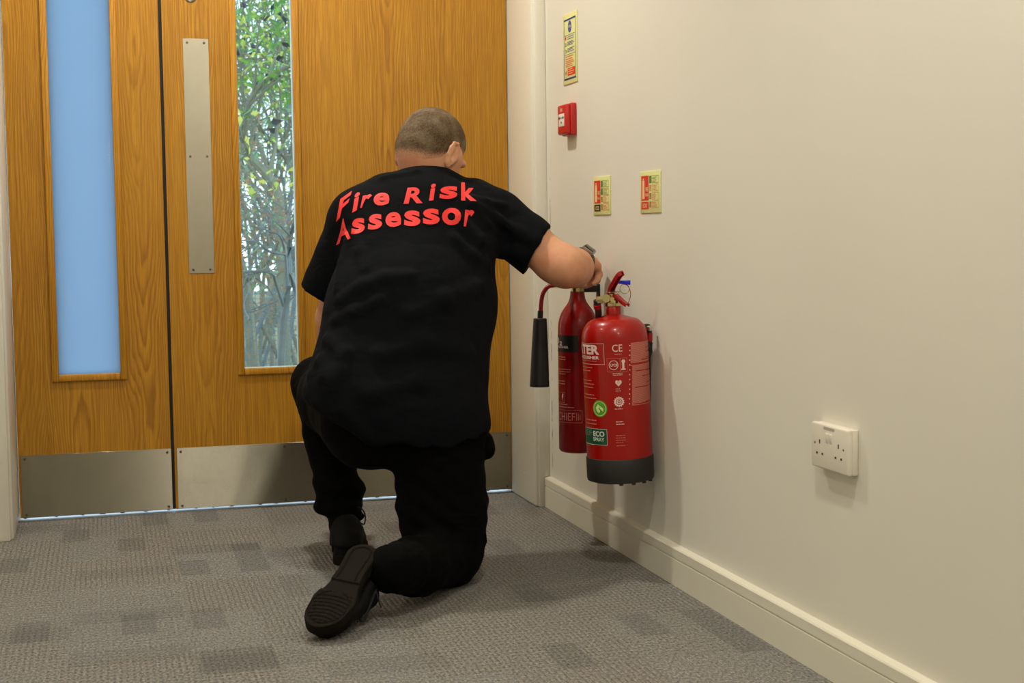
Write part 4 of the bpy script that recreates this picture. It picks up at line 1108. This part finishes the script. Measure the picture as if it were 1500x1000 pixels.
# ---- t-shirt
tee_items = [
    (rcone(P(562, 322, 3.66), P(548, 450, 3.57), .086, .108), .05), (rcone(P(548, 450, 3.57), P(520, 575, 3.50), .108, .122), .05),
    (rcone(P(682, 325, 3.67), P(661, 450, 3.60), .080, .104), .05), (rcone(P(661, 450, 3.60), P(646, 600, 3.48), .104, .110), .05),
    (rcone(P(622, 315, 3.67), P(604, 450, 3.56), .098, .135), .06), (rcone(P(604, 450, 3.56), P(590, 600, 3.50), .135, .150), .06),
    (rcone(P(618, 290, 3.70), P(630, 283, 3.72), .070, .066), .05), (rcone(P(580, 300, 3.70), P(690, 302, 3.73), .070, .064), .05),
    (rcone(P(526, 318, 3.70), P(560, 300, 3.70), .066, .066), .04), (rcone(P(700, 305, 3.72), sh_r, .062, .066), .04),
    (rcone(P(600, 640, 3.50), P(650, 640, 3.48), .118, .108), .05), (rcone(P(524, 590, 3.52), P(486, 568, 3.74), .112, .088), .05)]
sl_l0, sl_l1 = P(522, 325, 3.71), P(470, 432, 3.765)
sl_r0, sl_r1 = sh_r, P(785, 370, 3.665)
tee0 = union(tee_items, .05)
def capcut(p, n):
    n = V(n)/np.linalg.norm(n); return lambda Q: (Q-p)@n
fl_ = (sl_l1-sl_l0); fr_ = (sl_r1-sl_r0)+V((.05, 0, -.00))
cl = capcut(sl_l1, fl_+V((-.00, 0, .015))); cr = capcut(sl_r1, fr_)
def region(p, r_): return lambda Q: np.linalg.norm(Q-p, axis=1)-r_
rl = region(sl_l1+fl_*.35, .105); rr_ = region(sl_r1+fr_*.42, .12)
def hem(Q):
    x, y, z = Q.T
    zh = .388+np.clip(y-3.46, -.1, .4)*.34+np.clip(-.72-x, 0, .2)*.45+.006*np.sin(x*38+1)+.004*np.sin(x*81+y*50)
    return zh-z
def noise3(Q, s, seed):
    r_ = np.random.RandomState(seed); o = np.zeros(len(Q))
    for k in range(6):
        w = r_.normal(size=3)*s*(1+.35*k); o += np.sin(Q@w+r_.uniform(0, 6.28))/(1+.3*k)
    return o/3.0
sleeve_l = rcone(sl_l0, sl_l0+(sl_l1-sl_l0)*1.25, .070, .054); sleeve_r = rcone(sl_r0, sl_r0+(sl_r1-sl_r0)*1.4, .068, .062)
arm_rf = union(arm_r, .02); arm_lf = union(arm_l, .02)
sl_rf = lambda Q: smin(sleeve_r(Q), arm_rf(Q)-.009, .02)
sl_lf = lambda Q: smin(sleeve_l(Q), arm_lf(Q)-.009, .02)
trunk_f = union(trunk, .03)
def collar_z(Q): return .985-np.clip(Q[:, 1]-3.72, -.05, .25)*.55
def tee_core(Q):
    tr = np.maximum(trunk_f(Q)-.014, Q[:, 2]-collar_z(Q))
    d = smin(smin(tee0(Q), tr, .03), np.maximum(sl_lf(Q), cl(Q)), .035); d = smin(d, np.maximum(sl_rf(Q), cr(Q)), .03)
    return np.maximum(d, hem(Q)*.85)
folds = []
def fold(pts, r, k, depth, sign=1):
    """a crease raised (or sunk) along the cloth through points of its surface"""
    W = [march(tee_core, *p) for p in pts]
    W = [w for w in W if w is not None]
    view = V(YC_)
    for a_, b_ in zip(W[:-1], W[1:]):
        folds.append((rcone(a_-view*depth, b_-view*depth, r, r*.95), k, sign, (a_+b_)/2, np.linalg.norm(a_-b_)/2+r+k*2+.02))
fold([(668, 320), (700, 352), (735, 368), (760, 372)], .014, .02, .008); fold([(690, 300), (725, 318), (760, 340), (785, 352)], .010, .018, .005)
fold([(665, 352), (690, 375), (712, 388)], .012, .02, .007)
fold([(690, 290), (712, 296), (738, 300)], .007, .012, .004); fold([(700, 312), (716, 330), (728, 350)], .006, .012, .003)
fold([(500, 440), (530, 420), (565, 408), (600, 405)], .012, .02, .007); fold([(492, 470), (520, 458), (560, 440)], .010, .02, .006)
fold([(480, 500), (505, 520), (498, 545), (478, 552)], .013, .02, .006); fold([(470, 530), (490, 560), (500, 600), (540, 640)], .013, .022, .007)
fold([(455, 548), (462, 590), (490, 622), (530, 648)], .008, .015, .004)
fold([(535, 395), (528, 370), (522, 345)], .010, .018, .006); fold([(510, 345), (500, 385), (494, 425)], .008, .014, -.001)
fold([(560, 520), (620, 505), (680, 520)], .016, .03, .012); fold([(540, 580), (610, 560), (700, 575)], .014, .03, .011); fold([(600, 460), (650, 440), (700, 420)], .012, .026, .009)
fold([(560, 262), (610, 252), (670, 258)], .007, .012, .004)
groove = []
def tee_f(Q):
    d = tee_core(Q)
    for g, k, s_, c, rad in folds:
        m = ((Q-c)**2).sum(1) < (rad+.02)**2
        if m.any(): e = np.maximum(np.maximum(g(Q[m]), cr(Q[m])), cl(Q[m])*1.0 if False else -9); d[m] = smin(d[m], e, k)
    d = d+.0010*noise3(Q, 30, 3)+.0006*noise3(Q, 80, 4)
    # seams: shoulder-sleeve seam and hem stitch lines
    return d
tee = grown('t_shirt', tee_f, (-1.02, 3.28, .33), (-.10, 3.98, 1.10), .0048, TEE, MAN, 1); tee.matrix_parent_inverse = MI
# neck rib
cn = P(628, 262, 3.735)
# ---- lettering raised onto the back of the shirt
bt = BVHTree.FromPolygons([v.co[:] for v in tee.data.vertices], [p.vertices[:] for p in tee.data.polygons])
RED_T = mat('red_flock', srgb(232, 44, 40), .6)
def letter(dst, ch, quadpx, bold=.035):
    """quadpx: bottom-left, bottom-right, top-right, top-left of the letter, as seen"""
    t = text_mesh(ch, 1.0, bold); bmesh.ops.triangulate(t, faces=t.faces[:])
    for _ in range(7):
        es = [e for e in t.edges if e.calc_length() > .09]
        if not es: break
        bmesh.ops.subdivide_edges(t, edges=es, cuts=1)
        bmesh.ops.triangulate(t, faces=t.faces[:])
    xs = [v.co.x for v in t.verts]; ys = [v.co.y for v in t.verts]; xa, xb, ya, yb = min(xs), max(xs), min(ys), max(ys)
    BL, BR, TR, TL = [np.array(q_, float) for q_ in quadpx]; m = {}
    view = V(YC_)
    for v in t.verts:
        u = (v.co.x-xa)/(xb-xa); w = (v.co.y-ya)/(yb-ya)
        p = (BL*(1-u)+BR*u)*(1-w)+(TL*(1-u)+TR*u)*w
        d = Vector(AF+AR*(p[0]-750)/FPX+AD*(p[1]-500)/FPX).normalized()
        loc, nor, _, _ = bt.ray_cast(Vector((CAM_X, 0, CAM_Z)), d)
        if loc is None: loc, nor, _, _ = bt.find_nearest(at(p[0], p[1], 3.62))
        if nor.dot(d) > 0: nor = -nor
        m[v] = dst.verts.new(loc+nor*.0016)
    for f in t.faces:
        try: dst.faces.new([m[v] for v in f.verts])
        except ValueError: pass
    t.free()
lt = bmesh.new()
L_ = [('F', (493, 325), (507, 309), (516, 280), (499, 292)), ('i', (516, 312), (523.5, 308), (528, 281), (520.5, 284)), ('r', (528, 305), (534, 303.5), (547, 284), (532, 287)), ('e', (547, 302.5), (570, 300), (571, 282), (548, 283.5)),
      ('R', (591, 299), (619, 298), (622, 274), (597, 275.5)), ('i', (628, 294.5), (635, 293.5), (638.5, 269), (631.5, 270)), ('s', (643, 292), (669, 291), (670.5, 272.5), (645, 274)), ('k', (675, 294), (698, 295), (694, 267), (675, 268)),
      ('A', (493, 359), (514.5, 349), (507.5, 319), (499, 321)), ('s', (515, 345), (535, 339.5), (534.5, 318.5), (517, 321)), ('s', (539, 338), (560, 334.5), (559.5, 312.5), (541, 315)), ('e', (564.5, 334), (588, 331.5), (587, 310), (565, 312)),
      ('s', (592, 332), (616, 331), (615, 308.5), (592, 309)), ('s', (619.5, 329.5), (644, 328.5), (643, 305.5), (619.5, 306.5)), ('o', (647, 330), (675, 330), (675, 304.5), (647, 305)), ('r', (679, 331.5), (687, 332), (696, 307.5), (681, 307))]
for it in L_: letter(lt, it[0], it[1:])
lo_ = link('lettering', lt, RED_T, tee); lo_['label'] = 'red lettering reading Fire Risk Assessor'
# ---- trousers
hipR, hipL = P(655, 600, 3.51), P(530, 600, 3.53)
kR = P(650, 803, 3.51); anR = P(572, 832, 3.205)
kL = P(467, 562, 3.99)
tr_items = [(rcone(P(560, 610, 3.50), P(640, 610, 3.50), .118, .118), .04), (rcone(P(640, 640, 3.49), P(648, 740, 3.50), .112, .107), .04), (rcone(P(648, 740, 3.50), kR+V((0, 0, .012)), .105, .094), .03),
    (rcone(kR, P(655, 812, 3.47), .084, .080), .04), (rcone(P(654, 816, 3.46), P(612, 829, 3.31), .072, .066), .02), (rcone(P(612, 829, 3.31), anR, .066, .056), .02),
    (rcone(P(530, 620, 3.52), P(490, 585, 3.82), .100, .085), .05), (rcone(P(490, 585, 3.82), kL, .085, .068), .05), (rcone(kL, P(484, 640, 3.97), .070, .066), .03),
    (rcone(P(484, 640, 3.97), P(494, 715, 3.91), .066, .058), .03), (rcone(P(494, 715, 3.91), P(505, 772, 3.84), .050, .038), .02),
    (rcone(P(505, 772, 3.84), P(507, 800, 3.825), .036, .036), .015),
    (ell(P(495, 742, 3.89), (.066, .062, .026)), .015), (ell(P(505, 718, 3.91), (.058, .058, .020)), .02), (ell(P(520, 756, 3.87), (.028, .034, .014)), .010),
    (rcone(P(702, 756, 3.475), P(706, 792, 3.47), .010, .013), .010),
    (ell(P(712, 652, 3.50), (.020, .05, .034)), .012)]
axR = (anR-P(612, 829, 3.31)); axR = axR/np.linalg.norm(axR)
def torus(c, ax, R_, r_):
    def f(Q):
        q = Q-c; t = q@ax; rad = np.linalg.norm(q-np.outer(t, ax), axis=1); return np.sqrt((rad-R_)**2+t*t)-r_
    return f
tr_items += [(torus(P(604, 829, 3.285), axR, .056, .013), .012), (torus(P(592, 830, 3.25), axR, .050, .011), .010)]
tr0 = union(tr_items, .04)
uR = V((1, 0, 0)); uR = uR-axR*(uR@axR); uR /= np.linalg.norm(uR); vR = np.cross(axR, uR)
def tr_f(Q):
    d = tr0(Q)
    d = np.maximum(d, (.0015-Q[:, 2])*.9)
    # elasticated ribbed cuff at the right ankle
    q = Q-anR; t = q@axR; ang = np.arctan2(q@vR, q@uR); m = (np.abs(t) < .045) & (np.linalg.norm(q, axis=1) < .1)
    d = d+np.where(m, .0016*np.cos(ang*34)*np.clip(1-np.abs(t)/.045, 0, 1)**.5, 0)
    # folds behind the knees, drag lines on the thighs
    z = Q[:, 2]
    w = np.exp(-((z-.19)/.05)**2)*.0028+np.exp(-((z-.34)/.05)**2)*.0015
    d = d+w*np.sin(z*110+Q[:, 0]*40+3*np.sin(Q[:, 0]*22))
    lower = np.clip((.30-z)/.1, 0, 1)
    d = d+.0025*noise3(Q, 30, 9)*(.4+lower)+.0008*noise3(Q, 95, 12)
    return d
trou = grown('trousers', tr_f, (-1.02, 3.10, -.01), (-.32, 4.12, .60), .0052, TROU, MAN, 1); trou.matrix_parent_inverse = MI
# cargo pocket on the right thigh, pocket flap on the left
def patch(nm, corners, thick, m, parent, fld, grid=10):
    """a sewn-on panel following the surface of the garment"""
    C_ = [np.array(c, float) for c in corners]; bm = bmesh.new(); rows = []
    for i in range(grid+1):
        row = []
        for j in range(grid+1):
            u, w = i/grid, j/grid; p = (C_[0]*(1-u)+C_[1]*u)*(1-w)+(C_[3]*(1-u)+C_[2]*u)*w
            s_ = march(fld, *p)
            if s_ is None: s_ = P(p[0], p[1], 3.46)
            e = min(u, 1-u, w, 1-w); row.append((s_, thick*(1 if e > .001 else .0)))
        rows.append(row)
    view = V(YC_)
    vs = [[bm.verts.new(Vector(s_+view*(th_-.0005))) for s_, th_ in r_] for r_ in rows]
    for i in range(grid):
        for j in range(grid): bm.faces.new((vs[i][j], vs[i+1][j], vs[i+1][j+1], vs[i][j+1]))
    o = link(nm, bm, m, parent, True); return o
patch('cargo_pocket', [(662, 794), (706, 794), (708, 757), (660, 755)], .0045, TROU, trou, tr_f)
patch('pocket_flap', [(660, 768), (709, 768), (709, 752), (659, 751)], .0075, TROU, trou, tr_f, 8)
# ---- shoes
def sole_outline(q):
    c = [((0, .040), .0335), ((.001, .120), .0290), ((.002, .190), .0450), ((0, .225), .0405), ((-.004, .240), .0330)]
    d = None
    for (a_, ra), (b_, rb_) in zip(c[:-1], c[1:]):
        g = rcone((*a_, 0), (*b_, 0), ra, rb_)(np.column_stack([q[:, 0], q[:, 1], np.zeros(len(q))])); d = g if d is None else smin(d, g, .012)
    return d
def shoe(O, ydir, zdir, tall, side, low=0.0):
    y_ = V(ydir)/np.linalg.norm(ydir); z_ = V(zdir)-y_*(V(zdir)@y_); z_ /= np.linalg.norm(z_); x_ = np.cross(y_, z_)*1.0
    B = np.array([x_, y_, z_]); Lw = lambda x, y, z: O+x_*x+y_*y+z_*z; loc = lambda Q: (Q-O)@B.T
    r_ = empty('shoe'); r_.parent = MAN; r_.matrix_parent_inverse = MI
    # sole with recessed heel panel, treads and a fan of grooves under the toes
    def sf(Q):
        q = loc(Q); o = sole_outline(q); zz = np.abs(q[:, 2]-.012)-.012
        w = np.maximum(o, zz)+0.0
        w = np.where((o > 0) & (zz > 0), np.hypot(o, zz), w)
        # groove lines
        zone_h = np.abs(sole_outline(q)+.011)        # ring inset
        ringh = np.where((q[:, 1] < .125), np.maximum(zone_h-.0016, -1), 1)
        fan = np.abs(((np.sqrt((q[:, 0]+.0)**2+(q[:, 1]-.300)**2)+.0) % .0105)-.0052)-.0013
        fan = np.where((q[:, 1] > .172) & (o < -.007), fan, 1)
        ring2 = np.where(q[:, 1] > .165, np.abs(np.hypot(q[:, 0], (q[:, 1]-.212)*.85)-.0415)-.0012, 1)
        step = np.maximum(q[:, 1]-.118, .0)*0
        gr = np.minimum(np.minimum(ringh, fan), ring2)
        gr = np.maximum(gr, q[:, 2]-.0028)
        waist = np.maximum(np.maximum(.128-q[:, 1], q[:, 1]-.162), q[:, 2]-.0035)
        return np.maximum(np.maximum(w-.001, -gr), -waist)
    pts = np.array([Lw(x, y, z) for x in (-.06, .06) for y in (-.005, .285) for z in (-.005, .03)])
    s_o = grown('sole', sf, pts.min(0)-.004, pts.max(0)+.004, .0022, SOLE, r_, 1)
    items = [(rcone(Lw(0, .045, .045), Lw(0, .055, .095-low), .035, .036), .02), (rcone(Lw(0, .05, .04), Lw(0, .11, .055), .036, .040), .03), (rcone(Lw(0, .085, .085), Lw(0, .16, .050), .036, .036), .03),
             (rcone(Lw(.001, .15, .038), Lw(.001, .205, .034), .038, .036), .03), (rcone(Lw(-.012, .20, .030), Lw(-.008, .234, .028), .030, .027), .02), (rcone(Lw(.014, .20, .030), Lw(.006, .236, .027), .030, .024), .02)]
    if tall: items.append((rcone(Lw(0, .055, .09), Lw(0, .062, .150), .042, .043), .02))
    col = torus(Lw(0, .058, .112-low), z_, .028, .008); items.append((col, .010))
    # tongue
    items.append((rcone(Lw(0, .115, .086), Lw(0, .100, .120-low), .018, .016), .012))
    u0 = union(items, .02)
    def uf(Q):
        q = loc(Q); d = u0(Q); d = np.maximum(d, .018-q[:, 2]); o = sole_outline(q)
        d = np.maximum(d, np.where(q[:, 2] < .045, o+.002, -1))
        seam = np.abs(q[:, 1]-.085-.35*(q[:, 2]-.03))-.0012
        toe = np.abs(np.hypot(q[:, 0], q[:, 1]-.150)-.060)-.0012; toe = np.where(q[:, 1] > .18, toe, 1)
        g = np.minimum(seam, toe); return d+np.clip(.0016-np.maximum(g, 0)*1.0, 0, .0016)
    pts = np.array([Lw(x, y, z) for x in (-.07, .07) for y in (-.01, .29) for z in (0, .2)])
    upo = grown('upper', uf, pts.min(0), pts.max(0), .0032, SHOE, r_, 1)
    # laces crossing the instep, two bow loops and ends
    bm = bmesh.new()
    def onup(x, y):
        lo_z, hi_z = .02, .19
        for _ in range(40):
            mz = (lo_z+hi_z)/2
            if uf(Lw(x, y, mz)[None])[0] < 0: lo_z = mz
            else: hi_z = mz
        return Lw(x, y, lo_z+.0015)
    for k in range(5):
        yy_ = .112+k*.014
        for s in (-1, 1): tube(bm, [Vector(onup(s*-.016, yy_)), Vector(onup(0, yy_+.004)), Vector(onup(s*.016, yy_+.010))], .0021, 6)
    kn_ = onup(0, .108)
    for s, ln in ((1, .050), (-1, .046)):
        a_ = kn_+x_*s*.012*1+z_*.010
        out = x_*s*.8+y_*.05; out = out/np.linalg.norm(out)
        grav = V((0, 0, -1.0))
        lp = [kn_, kn_+out*ln*.6+z_*.016, kn_+out*ln*.95+z_*.010+grav*.012, kn_+out*ln*.90+grav*.030, kn_+out*ln*.5+grav*.018, kn_]
        tube(bm, catmull([Vector(p) for p in lp], 7), .0020, 6)
        ep = [kn_, kn_+out*.02+z_*.008, kn_+out*.036+grav*.028, kn_+out*.040+grav*.052]
        tube(bm, catmull([Vector(p) for p in ep], 5), .0018, 6)
    if side > 0:
        for lp, r_l in (([P(552, 862, 3.19), P(545, 878, 3.17), P(538, 896, 3.16), P(532, 909, 3.155), P(528, 905, 3.15), P(530, 890, 3.15), P(536, 872, 3.17), P(545, 860, 3.19)], .0032), ([P(548, 862, 3.19), P(553, 872, 3.18), P(556, 884, 3.17), P(559, 890, 3.165)], .0018), ([P(545, 866, 3.18), P(532, 884, 3.15), P(526, 898, 3.14), P(523, 911, 3.14)], .0018)):
            tube(bm, catmull([Vector(p) for p in lp], 6), r_l, 6)
    link('laces', bm, LACE, upo, True)
    return r_
hR = P(529, 812, 3.205); tR = P(469, 908, 3.055)
ydR = tR-hR; ydn = ydR/np.linalg.norm(ydR)
shoe(hR-ydn*.040+V((-.0, 0, 0)), ydR, V((.50, .80, -.12)), False, 1)
hLp = V((P(508, 828, 3.765)[0], 3.775, .001))
shoe(hLp-V((.2, .95, 0))*.035, V((.20, .95, 0)), V((0, 0, 1)), False, -1, .040)
# ---- wrist watch
wa = P(844, 387, 3.70); wb = wr_r; ax = (wb-wa)/np.linalg.norm(wb-wa); wc = wa+(wb-wa)*.80
ux = np.cross(ax, V((0, 0, 1))); ux /= np.linalg.norm(ux); uz = np.cross(ux, ax)
Wt = empty('watch'); Wt.parent = MAN; Wt.matrix_parent_inverse = MI
bm = bmesh.new(); rows = []; n = 40
for i in range(n):
    a_ = 2*pi*i/n; d_ = ux*cos(a_)+uz*sin(a_); rows.append([bm.verts.new(Vector(wc+d_*(rad)+ax*t)) for rad, t in ((.0330, -.011), (.0352, -.010), (.0352, .010), (.0330, .011))])
for i in range(n):
    A_, B_ = rows[i], rows[(i+1) % n]
    for j in range(4): bm.faces.new((A_[j], A_[(j+1) % 4], B_[(j+1) % 4], B_[j]))
link('strap', bm, m_rough('watch_strap', srgb(34, 32, 32), .6, 60), Wt, True)
dd = (uz*.80+ux*.60) if ux[0] > 0 else (uz*.80-ux*.60); dd /= np.linalg.norm(dd); tt = np.cross(dd, ax)
Mw = Matrix(((tt[0], ax[0], dd[0], 0), (tt[1], ax[1], dd[1], 0), (tt[2], ax[2], dd[2], 0), (0, 0, 0, 1))); cc_ = wc+dd*.0365; Mw.translation = Vector(cc_)
bm = bmesh.new(); box(bm, -.017, .017, -.019, .019, -.004, .006, bev=.003); bmesh.ops.transform(bm, matrix=Mw, verts=bm.verts[:]); link('case', bm, m_rough('watch_case', srgb(150, 146, 140), .35, 60, metal=.8), Wt, True)
bm = bmesh.new(); box(bm, -.014, .014, -.016, .016, .0055, .0068, bev=.0005); bmesh.ops.transform(bm, matrix=Mw, verts=bm.verts[:]); link('face', bm, mat('watch_glass', srgb(20, 20, 22), .1), Wt, True)
